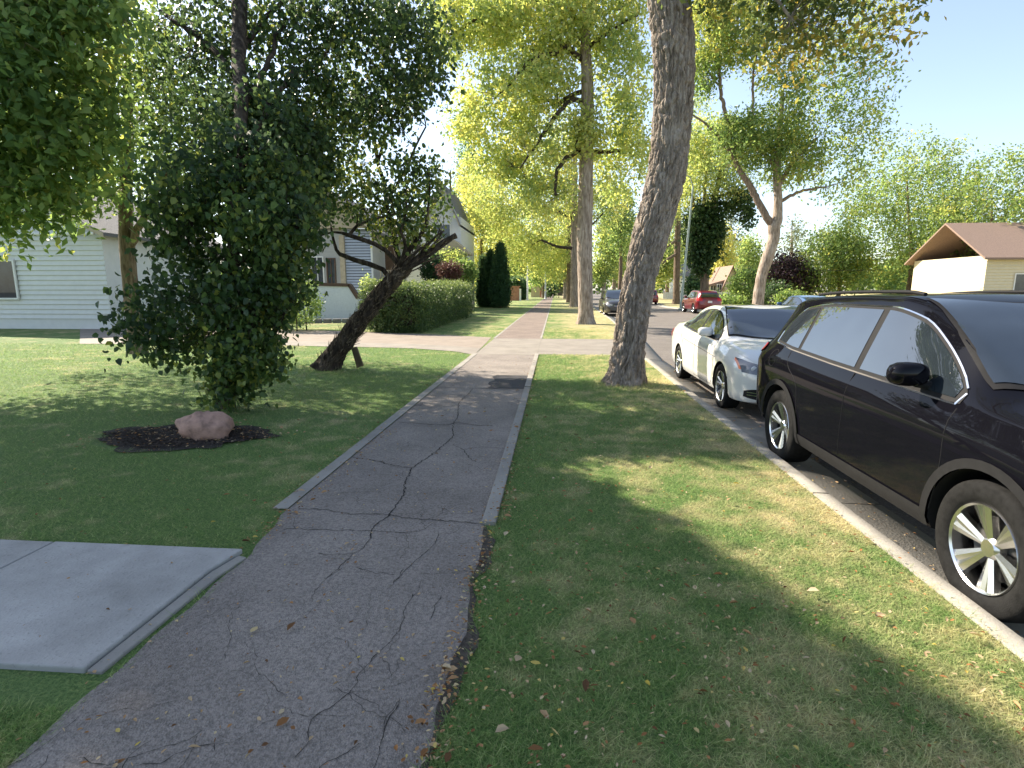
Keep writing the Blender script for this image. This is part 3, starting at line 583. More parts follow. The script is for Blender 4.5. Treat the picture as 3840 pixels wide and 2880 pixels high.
MB().prism([tuple(at(1316, 1305, 11.0)), tuple(at(1336, 1300, 11.0)), tuple(at(1362, 1372, 11.3)), tuple(at(1338, 1380, 11.3))], (0, .06, 0)).build('wooden_prop', M['wood'], bevel=.005)
tag(bpy.data.objects['wooden_prop'], 'short weathered wooden plank propped under the leaning dark tree', 'wooden prop')

# 3. leafy tree at the left edge, foliage down to the lawn
YB = 7.3
T3 = basefix(pl([(850, 1560, 30), (862, 1300, 24), (872, 1000, 23), (890, 700, 22), (905, 400, 24, .8), (895, 200, 24, 1.6), (900, 0, 24, 2.2), (880, -150, 18, 2.6)], YB))
lim3 = [pl(p, YB) for p in ([(890, 700, 14), (960, 560, 11, .8), (1040, 470, 8, 1.6), (1110, 380, 6, 2.3)], [(900, 400, 14, .8), (980, 280, 10, 1.6), (1040, 140, 7, 2.2), (1080, 80, 5, 2.6)], [(870, 1000, 12), (950, 950, 9), (1050, 880, 6), (1150, 840, 4)],
    [(860, 1200, 10), (930, 1180, 8), (1000, 1150, 5), (1060, 1180, 3)], [(895, 600, 12, .1), (1000, 420, 10, 1.2), (1100, 260, 8, 2.2), (1180, 280, 5, 2.6)], [(900, 200, 12, 1.8), (1000, 60, 9, 2.4), (1100, -20, 6, 2.6)], [(870, 900, 12), (780, 800, 10), (650, 700, 7)], [(890, 300, 12, 1.4), (760, 150, 10, 2), (600, 50, 7, 2.4)])]
YU = 9.9
bl3 = [px_blob(950, 640, YB+.3, 150, 130, .7, 110, .03), px_blob(1010, 850, YB, 160, 150, .8, 150, -.05), px_blob(1100, 760, YB+.6, 110, 120, .6, 70, .02), px_blob(950, 1100, YB, 130, 150, .7, 140, -.2), px_blob(1060, 1050, YB, 100, 120, .5, 60, -.1),
       px_blob(1000, 600, YB+1.4, 170, 130, .8, 130, 0), px_blob(960, 460, YB+1.2, 150, 110, .7, 110, .0), px_blob(870, 1420, YB-.3, 90, 85, .45, 55, 0), px_blob(1180, 560, YB+2.2, 90, 90, .6, 60, .02), px_blob(930, 1300, YB-.2, 110, 120, .6, 110, -.2), px_blob(985, 1370, YB-.3, 50, 50, .3, 9, 0), px_blob(960, 430, YU-.6, 160, 140, 1.0, 130, .06), px_blob(960, 180, YU, 170, 150, .9, 80, .18), px_blob(1130, 130, YU, 130, 130, .8, 75, .15), px_blob(1180, 380, YU, 120, 120, .8, 80, .12), px_blob(880, 20, YU, 120, 70, .7, 40, .12),
       px_blob(720, 800, YB, 150, 260, .8, 170, -.1), px_blob(680, 1180, YB, 190, 200, .9, 150, -.1), px_blob(1230, 60, YU+.3, 130, 100, .8, 60, .12), px_blob(700, 300, YU, 200, 300, .9, 160, .05), px_blob(1090, 570, YU-.4, 130, 120, .8, 95, .05), px_blob(1180, 700, YU, 100, 110, .7, 80, .03), px_blob(880, 600, YU-.8, 130, 120, .8, 80, 0)]
tree('broadleaf_tree', 'leafy dark green tree at the left edge whose foliage hangs almost to the lawn', T3, lim3, bl3, ('heart', .080, 16, .12), M['leaf_lilac'], M['bark_dark'], seed=3, tk=dict(seg=28, step=.06, amp=.012, fr=7), tw=.010, droop=1.3,
     tintf=lambda c: .05*np.ones(len(c)))
# tree added out to the left, crown cut to shade the near ground
SDn = np.array(SD)
def sunfoot(c): return c-SDn*(c[:, 2]/SDn[2])[:, None]      # where a leaf's shade lands
def shadow_side(c):
    f = sunfoot(c); return (f[:, 0] < .53+(4.11-f[:, 1])*.457-.26) | (f[:, 1] > 5.6)
gy = rng.uniform(.8, 4.7, 1300); gx = .53+(4.11-gy)*.457-.26-rng.random(1300)**1.3*2.2; tt = (rng.uniform(7.9, 8.8, 1300)-gy)/SDn[1]
shadow_edge_cl = np.stack([gx+SDn[0]*tt, gy+SDn[1]*tt, SDn[2]*tt], -1)
tree('broadleaf_tree', 'green tree added far left beyond the front walk, crown shaped for its shadow', [(-11.5, 8.8, -.05, .28), (-11.3, 8.8, 3, .24), (-11.2, 8.8, 6, .18), (-11.5, 8.8, 9.5, .1)],
     [[(-11.3, 8.8, 3.2, .14), (-9.6, 8.5, 4.6, .09), (-8.2, 8.3, 6, .05)], [(-11.3, 8.8, 5, .14), (-12.8, 8.3, 7.5, .09), (-13.5, 8, 9, .05)]],
     [(np.array([-8.6, 8.3, 4.9]), (2.2, 1.1, 2.5), 800, -.9), (np.array([-10.6, 8.3, 7.4]), (2.4, 1.3, 2.4), 900, -.9), (np.array([-13.2, 8.2, 9.3]), (3.0, 2.2, 2.8), 600, -.5), (np.array([-10.5, 8.6, 4.5]), (2.4, 1.8, 2.4), 260, -.4)], ('oval', .15, 24, .17), M['leaf_mid'], M['bark_mid'], seed=31, extra=shadow_edge_cl, keep=shadow_side, tk=dict(seg=20, step=.2, amp=.015, fr=6))

tree('broadleaf_tree', 'open-crowned green tree added between the white bungalow and the dark leafy tree to dapple the lawn', [(-10.8, 13.6, -.05, .2), (-10.7, 13.5, 3, .16), (-10.2, 13.4, 6, .10), (-10, 13.4, 8, .05)],  # added tree, here for the broken shade it casts over the left lawn
     [[(-10.7, 13.5, 2.6, .10), (-9.4, 13.2, 4.2, .07), (-8.2, 13, 5.2, .04)], [(-10.6, 13.5, 3.5, .10), (-11.8, 13.3, 5.2, .07), (-12.6, 13, 6.5, .04)]],
     [(np.array([-9.2, 13.2, 5.2]), (1.9, 2.0, 1.9), 260, .0), (np.array([-10.8, 13.4, 7.0]), (2.4, 2.0, 2.0), 260, .02), (np.array([-11.8, 12.6, 4.8]), (2.0, 2.0, 1.8), 170, .02)], ('oval', .13, 22, .22), M['leaf_mid'], M['bark_mid'], seed=32, tk=dict(seg=20, step=.2, amp=.015, fr=6))

# 4. row of street trees along the left side of the road
Y2 = 27.2
T4 = basefix(pl([(2196, 1217, 31), (2196, 1150, 27), (2193, 1000, 27), (2192, 868, 28), (2197, 700, 26), (2199, 608, 25), (2203, 347, 22), (2195, 150, 17), (2205, 0, 15), (2200, -250, 11), (2210, -500, 7)], Y2))
lim4 = [pl(p, Y2) for p in ([(2190, 230, 10), (2120, 174, 9, -.5), (2088, 200, 8, -.8), (2034, 209, 7, -1), (1980, 233, 6, -1.3), (1936, 287, 5, -1.5), (1904, 325, 4, -1.6), (1855, 369, 2, -1.8)],
    [(2190, 385, 10), (2153, 374, 9, -.3), (2110, 401, 8, -.5), (2061, 466, 7, -.8), (2028, 515, 6, -1), (1990, 575, 4, -1.2), (1952, 629, 3, -1.4)], [(2190, 340, 9), (2120, 369, 8, .3), (2088, 399, 7, .5), (2050, 374, 7, .6), (1980, 388, 6, .8), (1925, 423, 5, 1), (1860, 472, 3, 1.2)],
    [(2180, 560, 9), (2120, 596, 8, -.5), (2088, 650, 7, -.8), (2080, 732, 5, -1)], [(2205, 569, 8), (2305, 569, 6, .4), (2400, 540, 4, .8)], [(2200, 100, 9), (2050, 0, 8, -.5), (1900, 40, 7, -1), (1752, 92, 6, -1.5), (1681, 130, 4, -1.8), (1627, 98, 2, -2)],
    [(2200, 50, 8), (2300, -60, 6, .5), (2400, -100, 4, 1)], [(2200, 180, 8), (2330, 90, 5, -.6), (2390, 60, 3, -1)], [(2190, 450, 6), (2170, 480, 5, -.4), (2160, 560, 3, -.5)], [(2200, -100, 9), (2080, -200, 6, 0), (1950, -150, 4, -.5)])]
bl4 = [px_blob(1780, 60, Y2-1.5, 190, 90, 2, 226, .05), px_blob(2000, 90, Y2-.5, 190, 110, 2.2, 291, .02), px_blob(2250, 60, Y2, 170, 130, 2.2, 248, .02), px_blob(1900, 330, Y2-1, 180, 110, 2, 172, .1), px_blob(1780, 440, Y2-1, 110, 90, 1.5, 80, .08), px_blob(2060, 290, Y2, 120, 120, 1.8, 129, .08),
       px_blob(2000, 560, Y2, 170, 130, 2, 204, .02), px_blob(2330, 300, Y2, 110, 220, 1.8, 183, .1), px_blob(2190, 500, Y2-.3, 70, 90, .9, 75, 0), px_blob(2330, 600, Y2+.5, 120, 150, 1.8, 129, 0), px_blob(2050, 740, Y2, 120, 90, 1.4, 86, .05), px_blob(1850, 620, Y2, 110, 70, 1.2, 64, .05), px_blob(2100, -200, Y2, 400, 160, 3, 280, 0), px_blob(1700, 180, Y2-1.8, 70, 60, 1, 25, .05)]
tree('street_tree', 'tall straight pale-trunked street tree with arching limbs just past the driveway', T4, lim4, bl4, ('oval', .19, 23, .24), M['leaf_elm'], M['bark_pale'], group='trees along the grass strip', seed=4, tk=dict(seg=64, step=.05, amp=.014, fr=11, flare=.22), tw=.018, bend=.25, droop=.6, tintf=lambda c: .12*np.ones(len(c)))
specs = [(2152, 1150, 55, 14, 'second pale-trunked street tree past the driveway, beside the tallest one', 5, [(1960, 840, 55, 150, 110, 2.6, 170), (2080, 700, 55, 170, 130, 3, 190), (1850, 760, 52, 110, 130, 2, 140), (2250, 760, 55, 100, 120, 2.4, 80), (2030, 520, 56, 160, 120, 3, 90), (2010, 925, 55, 80, 45, 1.5, 30)]),
         (2134, 1128, 75, 10, 'street tree with a darker trunk, third in the row past the driveway', 6, [(2000, 940, 75, 140, 90, 3, 130), (2100, 880, 75, 90, 110, 3, 110), (1900, 900, 72, 100, 90, 2.5, 90), (2060, 1000, 75, 60, 40, 2, 24)]),
         (2119, 1112, 105, 7, 'slim farthest street tree in the row beside the path', 7, [(2080, 980, 105, 60, 70, 3, 90), (2020, 960, 105, 50, 50, 3, 40), (2130, 960, 105, 50, 80, 3, 60)])]
for (x_, y_, Y, r_, lab, sd, bb) in specs:
    tr = basefix(pl([(x_, y_, r_*1.1), (x_+1, y_-80, r_), (x_+2, y_-250, r_*.9), (x_+3, y_-450, r_*.7), (x_+5, y_-650, r_*.4)], Y))
    lm = [pl([(x_, 930, r_*.5), (x_-60, 925, r_*.35, -1), (x_-120, 900, r_*.25, -2)], Y), pl([(x_, 820, r_*.5), (x_-90, 780, r_*.4, -1), (x_-180, 760, r_*.2, -2)], Y), pl([(x_, 900, r_*.4), (x_+60, 850, r_*.3, 1), (x_+110, 800, r_*.2, 1)], Y)]
    tree('street_tree', lab, tr, lm, [px_blob(*b_[:6], n=b_[6], gap=0.0) for b_ in bb], ('narrow', .21*Y/38, 30, .38*Y/50), M['leaf_elm'], M['bark_pale' if sd != 6 else 'bark_mid'], group='trees along the grass strip', seed=sd, tk=dict(seg=28, step=.15, amp=.02, fr=8), tw=.03, tintf=lambda c: .12*np.ones(len(c)))

# 5. right side of the road
YR = 36.0
T8 = basefix(pl([(2838, 1160, 24), (2841, 1146, 20), (2855, 1040, 18), (2881, 958, 20), (2902, 890, 19), (2902, 850, 21), (2915, 820, 17), (2918, 740, 14), (2913, 640, 13), (2925, 500, 9), (2935, 350, 6)], YR))
lim8 = [pl(p, YR) for p in ([(2900, 850, 15), (2875, 814, 13), (2845, 760, 12), (2815, 700, 11), (2772, 635, 9), (2745, 570, 8), (2723, 434, 7), (2701, 325, 6), (2699, 136, 4), (2710, 20, 2)], [(2701, 325, 4), (2670, 290, 3), (2650, 250, 2)], [(2705, 130, 3), (2680, 70, 2), (2660, 30, 1.5)],
    [(2745, 570, 6), (2800, 500, 5), (2823, 423, 5), (2823, 298, 4), (2840, 200, 2)], [(2918, 700, 8), (2980, 600, 7), (3060, 520, 5)], [(2913, 640, 7), (2850, 560, 5), (2780, 520, 3)], [(2760, 600, 5), (2660, 480, 4), (2600, 430, 3)], [(2917, 760, 7), (3000, 720, 5), (3100, 700, 3)])]
bl8 = [px_blob(2880, 480, YR, 130, 90, 2, 203, .03), px_blob(2960, 600, YR, 110, 90, 2, 145, .05), px_blob(2790, 560, YR, 110, 70, 1.8, 130, .05), px_blob(2660, 130, YR, 85, 170, 2, 250, .08), px_blob(2780, 110, YR, 100, 130, 2, 210, .12), px_blob(2630, 280, YR, 45, 90, 1.2, 58, .08), px_blob(2900, 230, YR, 90, 90, 1.8, 72, .12),
       px_blob(2980, 350, YR, 60, 90, 1.5, 49, .1), px_blob(2730, 480, YR, 80, 50, 1.2, 70, .05), px_blob(3150, 450, YR, 180, 280, 3, 348, .05), px_blob(2780, 0, YR, 160, 60, 2, 87, .1), px_blob(3150, 60, YR, 200, 150, 3, 159, .05)]
tree('street_tree', 'forked street tree leaning right on the far side of the road behind the white car', T8, lim8, bl8, ('oval', .20, 20, .28), M['leaf_mid'], M['bark_pale'], lbark=M['bark_mid2'], group='trees across the road', seed=8, tk=dict(seg=40, step=.08, amp=.012, fr=9), tw=.022, droop=.6, tintf=lambda c: .25*(c[:, 2] > 15)+.14)
YI = 50.
T9 = basefix(pl([(2643, 1135, 18), (2642, 1080, 15), (2643, 1030, 15), (2648, 950, 13), (2662, 860, 11), (2680, 760, 9), (2700, 640, 6)], YI))
lim9 = [pl([(2643, 1010, 12), (2628, 900, 10), (2605, 800, 8), (2590, 700, 5)], YI), pl([(2645, 960, 9), (2644, 860, 8), (2640, 760, 6), (2650, 640, 4)], YI), pl([(2690, 740, 6), (2760, 720, 4), (2830, 740, 2)], YI)]
tr9 = tree('street_tree', 'street tree with its forked trunk wrapped in dark ivy behind the near red car', T9, lim9,
     [px_blob(2650, 640, YI, 110, 110, 3, 190, 0), px_blob(2590, 540, YI, 70, 90, 2.4, 80, 0), px_blob(2700, 560, YI, 80, 90, 2.5, 90, 0), px_blob(2740, 690, YI, 70, 70, 2, 60, 0), px_blob(2560, 760, YI, 40, 70, 1.4, 30, 0)], ('narrow', .28, 30, .42), M['leaf_elm'], M['bark_mid'], group='trees across the road', seed=9, tk=dict(seg=28, step=.1, amp=.02, fr=8), tw=.03, tintf=lambda c: .08*np.ones(len(c)))
def leaf_cloud(name, parent, blobs, kind, size, npc, spread, mat, seed, shell=0, label=None):
    g = np.random.default_rng(seed); cl = []
    for c, rad, n, gap in blobs:
        p = g.normal(size=(n, 3)); p /= np.linalg.norm(p, axis=1)[:, None]; p *= (g.random((n, 1))**(1/3 if not shell else .12)); cl.append(c+p*np.array(rad))
    cl = np.concatenate(cl); rep = np.repeat(np.arange(len(cl)), npc); V, F, k = ribbon_leaves(cl[rep], size, kind, .4, spread)
    t_ = np.clip(.45+.3*fbm(cl*1.1+seed, 2)[rep]+rng.normal(size=len(rep))*.16, 0, 1)
    return mesh_np(name, V-np.array(parent.location), F, mat, parent, tint=np.tile(t_, k))
leaf_cloud('ivy', tr9, [px_blob(2615, 870, YI, 44, 110, 1.1, 150), px_blob(2672, 850, YI, 38, 120, 1.0, 150), px_blob(2643, 930, YI, 40, 80, 1.0, 130), px_blob(2630, 990, YI, 30, 40, .7, 50), px_blob(2770, 760, YI, 50, 50, 1.2, 50), px_blob(2800, 800, YI, 16, 50, .5, 18)], 'clump', .26, 22, .28, M['leaf_dark'], 91)
T10 = basefix(pl([(2536, 1140, 15), (2536, 1110, 12), (2538, 1000, 11), (2541, 900, 11), (2543, 780, 9), (2545, 600, 5)], 66.))
tree('street_tree', 'straight brown-trunked street tree between the two red cars across the road', T10, [pl([(2540, 950, 6), (2500, 975, 5, -1), (2450, 1010, 3, -2)], 66.), pl([(2540, 900, 6), (2490, 930, 4, -1), (2440, 950, 3, -1)], 66.), pl([(2543, 800, 6), (2500, 700, 4), (2470, 620, 2)], 66.)],
     [px_blob(2530, 640, 66, 120, 120, 4, 160, 0), px_blob(2590, 470, 66, 90, 120, 3, 90, 0), px_blob(2450, 950, 64, 50, 70, 2.5, 30, 0), px_blob(2490, 800, 66, 60, 80, 3, 50, 0)], ('narrow', .32, 22, .5), M['leaf_elm'], M['bark_mid'], group='trees across the road', seed=10, tk=dict(seg=24, step=.2, amp=.02, fr=8), tw=.04, tintf=lambda c: -.05*np.ones(len(c)))

# 6. background trees: each its own crown, trunk and label
def bgtree(x, ybase, Y, blobs, lab, lmat='leaf_mid', bmat='bark_mid', sd=0, r=8, leaf=None, tint=0., name='tree', grp='trees in the background', ht=.5):
    p = at(x, ybase, Y); top_ = blobs[0]; q = at(top_[0], top_[1]-top_[3]*.5, Y)
    tr = [(p[0], p[1], -.05, pm(Y, r)*1.2), (p[0]+.1, p[1], q[2]*.35, pm(Y, r)), (q[0]*.5+p[0]*.5, q[1], q[2]*.7, pm(Y, r)*.7), (q[0], q[1], q[2], pm(Y, r)*.25)]
    tree(name, lab, tr, [], [px_blob(b_[0], b_[1], Y+(b_[5] if len(b_) > 5 else 0), b_[2], b_[3], n=b_[4]) for b_ in blobs], leaf or ('oval', max(.16, Y*.0046), 26, max(.3, Y*.0075)), M[lmat], M[bmat], group=grp, seed=sd, tk=dict(seg=12, step=.4, amp=.02, fr=5), tw=.0007*Y, twig_seg=3, tintf=lambda c: tint*np.ones(len(c)))
bgtree(1800, 1120, 62, [(1830, 760, 70, 130, 130), (1790, 880, 50, 130, 110), (1800, 1020, 30, 90, 60), (1870, 880, 50, 100, 80), (1760, 690, 45, 90, 50)], 'bright yellow-green tree hanging down beside the columnar cedars', 'leaf_elm', sd=41, tint=.35, name='tree')
bgtree(1760, 1100, 75, [(1760, 600, 40, 140, 80), (1740, 760, 40, 120, 60), (1765, 480, 25, 60, 16)], 'tall narrow grey-green tree behind the white gable', 'leaf_mid', sd=42, tint=-.1)
bgtree(1690, 1100, 60, [(1690, 680, 50, 80, 26), (1640, 740, 40, 60, 16)], 'nearly bare tree with pinkish brown twigs above the white gable', 'leaf_purple', sd=43, leaf=('narrow', .12, 6, .3))
bgtree(1955, 1108, 104, [(1960, 970, 55, 60, 120), (1900, 940, 50, 80, 80), (2010, 960, 40, 70, 70)], 'dense green tree behind the lamp pole at the street corner', 'leaf_mid', sd=44, tint=.05)
bgtree(2040, 1105, 115, [(2050, 1000, 40, 60, 90), (2080, 960, 50, 70, 90), (2020, 1030, 30, 30, 40)], 'dark green tree behind the utility pole', 'leaf_mid', sd=45, tint=-.15)
bgtree(2100, 1095, 160, [(2100, 1030, 50, 40, 80), (2060, 1050, 30, 30, 40), (2130, 1000, 40, 70, 70)], 'distant green tree closing the end of the path', 'leaf_mid', sd=46)
for i, (x_, Y, bb, lab, lm, tn, bm) in enumerate([
    (2262, 100, [(2270, 930, 50, 110, 130), (2250, 1020, 30, 40, 40), (2310, 900, 40, 80, 70)], 'yellow-green tree with a pale trunk behind the grey van', 'leaf_elm', -.1, 'bark_pale'),
    (2300, 120, [(2310, 980, 50, 70, 100), (2350, 900, 50, 90, 90)], 'light green tree behind the big leaning trunk', 'leaf_elm', -.15, 'bark_pale'),
    (2322, 85, [(2330, 850, 60, 120, 120), (2300, 760, 60, 80, 70)], 'deep green tree overhanging the road beyond the grey van', 'leaf_mid', .0, 'bark_mid'),
    (2440, 105, [(2470, 1010, 50, 50, 90), (2450, 930, 50, 70, 90), (2510, 980, 40, 70, 60)], 'pale green tree above the farther red car', 'leaf_elm', -.05, 'bark_pale'),
    (2500, 130, [(2500, 900, 80, 100, 130), (2580, 930, 60, 80, 90), (2590, 1040, 50, 40, 50)], 'wide yellow-green tree behind the green lamp pole', 'leaf_elm', .0, 'bark_mid'),
    (2700, 95, [(2712, 960, 36, 70, 90), (2690, 1020, 25, 40, 34), (2690, 880, 35, 50, 36)], 'golden yellow tree left of the cream house', 'leaf_elm', .45, 'bark_mid'),
    (2745, 120, [(2740, 850, 50, 60, 24), (2770, 930, 40, 40, 18)], 'thin grey-leaved tree in the gap beside the leaning street tree', 'leaf_pale', 0, 'bark_pale'),
    (2800, 110, [(2812, 960, 45, 50, 60), (2800, 1000, 50, 25, 40), (2815, 910, 22, 30, 14)], 'light green tree rising behind the cream house roof', 'leaf_elm', -.2, 'bark_mid'),
    (2960, 110, [(2970, 880, 45, 70, 26)], 'thin feathery pale tree right of the leaning fork', 'leaf_pale', .2, 'bark_pale'),
    (2945, 60, [(2950, 1010, 60, 55, 160), (2990, 1060, 60, 40, 80)], 'dark purple-leaved tree behind the blue car', 'leaf_purple', 0, 'bark_dark'),
    (3140, 60, [(3120, 980, 120, 120, 420), (3000, 1060, 60, 50, 70)], 'broad green tree by the far side garden', 'leaf_mid', .1, 'bark_mid'),
    (3400, 58, [(3400, 800, 220, 260, 800), (3600, 950, 150, 140, 320)], 'large green tree at the right side of the street', 'leaf_mid', .1, 'bark_mid'),
    (3700, 50, [(3720, 850, 200, 240, 700)], 'tall mid green tree farthest right across the road', 'leaf_mid', .1, 'bark_mid'),
    (560, 40, [(560, 700, 180, 250, 260)], 'green garden tree behind the left house', 'leaf_mid', 0, 'bark_mid'),
    (200, 36, [(180, 750, 220, 300, 260)], 'green garden tree at the far left', 'leaf_mid', 0, 'bark_mid')]):
    bgtree(x_, 1110, Y, bb, lab, lm, bm, 50+i, 7, tint=tn)

# far hedge row of trees closing the horizon
far = thing('distant_trees', 'hazy mass of far trees closing the horizon', 'distant trees', (0, 260, 0)); far['kind'] = 'stuff'
g = np.random.default_rng(77); bl = []
for k_ in range(70):
    xx = -260+k_*7.6+g.normal()*3; bl.append((np.array([xx, 250+g.normal()*18, 5+g.random()*3]), (7, 5, 5.5+g.random()*3.5), 90, 0))
fo = leaf_cloud('foliage', far, bl, 'clump', 1.5, 7, 1.1, M['leaf_mid'], 78); fo.parent = None; fo.location = (0, 260, 0); fo.name = 'distant_trees'
tag(fo, 'far mass of trees closing the view along the street', 'distant trees', kind='stuff'); bpy.data.objects.remove(far)

# 7. shrubs, hedges, cedars
def shrub(name, lab, cat, loc, boxes, kind, size, npc, spread, mat, seed, core=True, grp=None, stems=10, stem_h=.9):
    """clipped or rounded plant: dense shell of leaves round its volume, stems inside. boxes: (centre, half sizes, n, power)"""
    g = np.random.default_rng(seed); root = thing(name, lab, cat, loc, 0, grp); cl = []; nrm = []
    for c, hs, n, pw in boxes:
        p = g.normal(size=(n, 3)); q = np.abs(p)**pw; q = q.sum(1)**(1/pw); p = p/q[:, None]; p *= 1-.22*g.random((n, 1))**2; cl.append(np.array(c)+p*np.array(hs))
    cl = np.concatenate(cl); cl = cl[cl[:, 2] > .02]; cl += size*rng.normal(size=cl.shape)*.3
    rep = np.repeat(np.arange(len(cl)), npc); V, F, k = ribbon_leaves(cl[rep], size, kind, -.1, spread)
    t_ = np.clip(.42+.28*fbm(cl*2.3+seed, 2)[rep]+g.normal(size=len(rep))*.16+(.35*np.clip((cl[rep][:, 2]-1.6)/.3, 0, 1) if cat == 'hedge' else 0), 0, 1)   # lighter leaf tint painted on a hedge's top for its sunlit strip
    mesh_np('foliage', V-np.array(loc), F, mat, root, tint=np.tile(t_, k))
    m = MB()
    for k_ in range(stems):
        c, hs, n, pw = boxes[k_ % len(boxes)]; b_ = Vector((c[0]+g.uniform(-.7, .7)*hs[0], c[1]+g.uniform(-.7, .7)*hs[1], -.02))-Vector(loc); e = b_+Vector((g.normal()*.1, g.normal()*.1, (c[2]+hs[2]*.4)*stem_h))
        MB().tube([b_, (b_+e)/2+Vector((g.normal()*.04, g.normal()*.04, 0)), e], [.03, .024, .012], 6).build('stem', M['bark_dark'], root, True)
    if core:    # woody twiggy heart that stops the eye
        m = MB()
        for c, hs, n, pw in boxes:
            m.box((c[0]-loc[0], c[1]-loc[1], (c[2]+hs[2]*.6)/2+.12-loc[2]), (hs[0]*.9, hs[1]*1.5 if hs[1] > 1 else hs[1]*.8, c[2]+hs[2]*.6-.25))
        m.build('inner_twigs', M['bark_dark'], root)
    return root
# clipped hedge from (-6.9,21) to (-5,36)
HX = -6.05
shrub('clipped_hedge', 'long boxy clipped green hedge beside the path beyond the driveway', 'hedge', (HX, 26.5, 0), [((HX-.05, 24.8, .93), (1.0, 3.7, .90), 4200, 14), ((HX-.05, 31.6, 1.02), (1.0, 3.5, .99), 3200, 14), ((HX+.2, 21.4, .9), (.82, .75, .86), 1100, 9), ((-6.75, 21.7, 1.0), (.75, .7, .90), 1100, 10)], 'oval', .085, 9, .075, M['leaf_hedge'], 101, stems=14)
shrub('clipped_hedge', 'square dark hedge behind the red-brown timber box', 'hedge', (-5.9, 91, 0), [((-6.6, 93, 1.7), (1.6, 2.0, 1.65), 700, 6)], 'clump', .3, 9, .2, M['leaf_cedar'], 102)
def cedar(x_, ytop, ybase, Y, rpx, lab, seed):
    p = at(x_, ybase, Y); hgt = at(x_, ytop, Y)[2]; rr = pm(Y, rpx); g = np.random.default_rng(seed); root = thing('columnar_cedar', lab, 'cedar', (p[0], Y, 0), 0, 'columnar cedars by the path')
    n = 1600; z = hgt*(1-(1-g.random(n))**.8*.98); prof = rr*np.clip(((1-z/hgt)**.55)*1.15, 0, 1)*np.clip(.75+z/hgt*1.2, 0, 1); a = g.random(n)*6.283; r_ = prof*(1-.25*g.random(n)); cl = np.stack([p[0]+r_*np.cos(a), Y+r_*np.sin(a), z], -1); cl += .05*g.normal(size=cl.shape)
    rep = np.repeat(np.arange(n), 12); V, F, k = ribbon_leaves(cl[rep], .17, 'oval', -1.0, .13); t_ = np.clip(.4+.3*fbm(cl*2, 2)[rep]+g.normal(size=len(rep))*.15, 0, 1)
    mesh_np('crown', V-np.array([p[0], Y, 0]), F, M['leaf_cedar'], root, tint=np.tile(t_, k))
    MB().tube([(0, 0, -.05), (0, 0, hgt*.5), (0, 0, hgt*.85)], [.12, .09, .03], 8).build('trunk', M['bark_mid'], root, True)
cedar(1877, 915, 1155, 51, 35, 'tall dark columnar cedar nearest the path', 111); cedar(1840, 945, 1150, 53, 27, 'middle dark columnar cedar of the three', 112); cedar(1812, 968, 1148, 54, 22, 'shortest columnar cedar, left of the three', 113)
def bush(x_, y_, Y, rx, ry, lab, mat, seed, n=260, size=None, grp='garden shrubs', name='shrub'):
    c = at(x_, y_, Y); h_ = pm(Y, ry); c[2] = max(c[2], h_*.6); size = size or max(.07, Y*.0036)
    return shrub(name, lab, 'shrub', (c[0], c[1], 0), [(tuple(c), (pm(Y, rx), pm(Y, rx)*.8, h_), n, 2.2)], 'oval' if Y < 40 else 'clump', size, 12, size*1.3, M[mat], seed, core=False, grp=grp, stems=6)
bush(1090, 1130, 22, 110, 90, 'bright green leafy shrub in front of the white stucco wall', 'leaf_mid', 121, 500, .10)
bush(1685, 1020, 38, 36, 26, 'dark red barberry shrub behind the clipped hedge', 'leaf_red', 122)
bush(1740, 1020, 41, 40, 35, 'green shrub between the red barberry and the cedars', 'leaf_mid', 123)
bush(1620, 1010, 40, 32, 50, 'dark upright evergreen shrub behind the hedge', 'leaf_cedar', 124)
bush(1388, 1080, 25, 20, 30, 'yellowish green shrub between the blue-grey siding and the hedge', 'leaf_elm', 125, 90, .10)
bush(1690, 970, 43, 50, 24, 'pale green flowering shrub under the porch roof', 'leaf_elm', 127, 120)
bush(2805, 1080, 62, 60, 60, 'rounded dark green shrub beside the cream house', 'leaf_mid', 131, 420)
bush(2740, 1135, 58, 50, 20, 'low grey-green shrub in front of the white fence', 'leaf_mid', 132, 160)
bush(2650, 1120, 70, 40, 18, 'low dark shrub behind the near red car', 'leaf_dark', 133, 120)
bush(2900, 1120, 55, 60, 50, 'dark green shrub right of the leaning street trunk', 'leaf_dark', 134, 300)
bush(2960, 1120, 50, 40, 22, 'pale green low shrub near the blue car', 'leaf_mid', 135, 120)
bush(2600, 1075, 80, 24, 34, 'blue-green young spruce behind the near red car', 'leaf_cedar', 136, 160)
bush(2017, 1050, 140, 22, 18, 'yellow-green shrub above the tan fence', 'leaf_elm', 137, 80)
bush(2065, 1088, 120, 12, 14, 'dark low shrub beside the utility pole', 'leaf_dark', 138, 60)
bush(1250, 1230, 24, 40, 22, 'low green planting by the stone edging', 'leaf_mid', 139, 120, .08) if False else None

# ------------------------------------------------------------------ boulder
g = np.random.default_rng(3); V = []; F = []; nu, nv = 32, 20
for i in range(nv+1):
    for j in range(nu):
        a, b_ = math.pi*i/nv, 2*math.pi*j/nu; V.append((math.sin(a)*math.cos(b_), math.sin(a)*math.sin(b_), math.cos(a)))
V = np.array(V); V *= (1+.22*fbm(V*1.3+4, 3))[:, None]; V = V*np.array([.30, .22, .21]); V[:, 2] += .10
F = [(i*nu+j, i*nu+(j+1) % nu, (i+1)*nu+(j+1) % nu, (i+1)*nu+j) for i in range(nv) for j in range(nu)]
bo = mesh_np('boulder', V, F, M['rock'], None, True); bo.location = (-3.87, 5.75, 0); tag(bo, 'pinkish granite boulder at the end of the mulch bed', 'boulder')

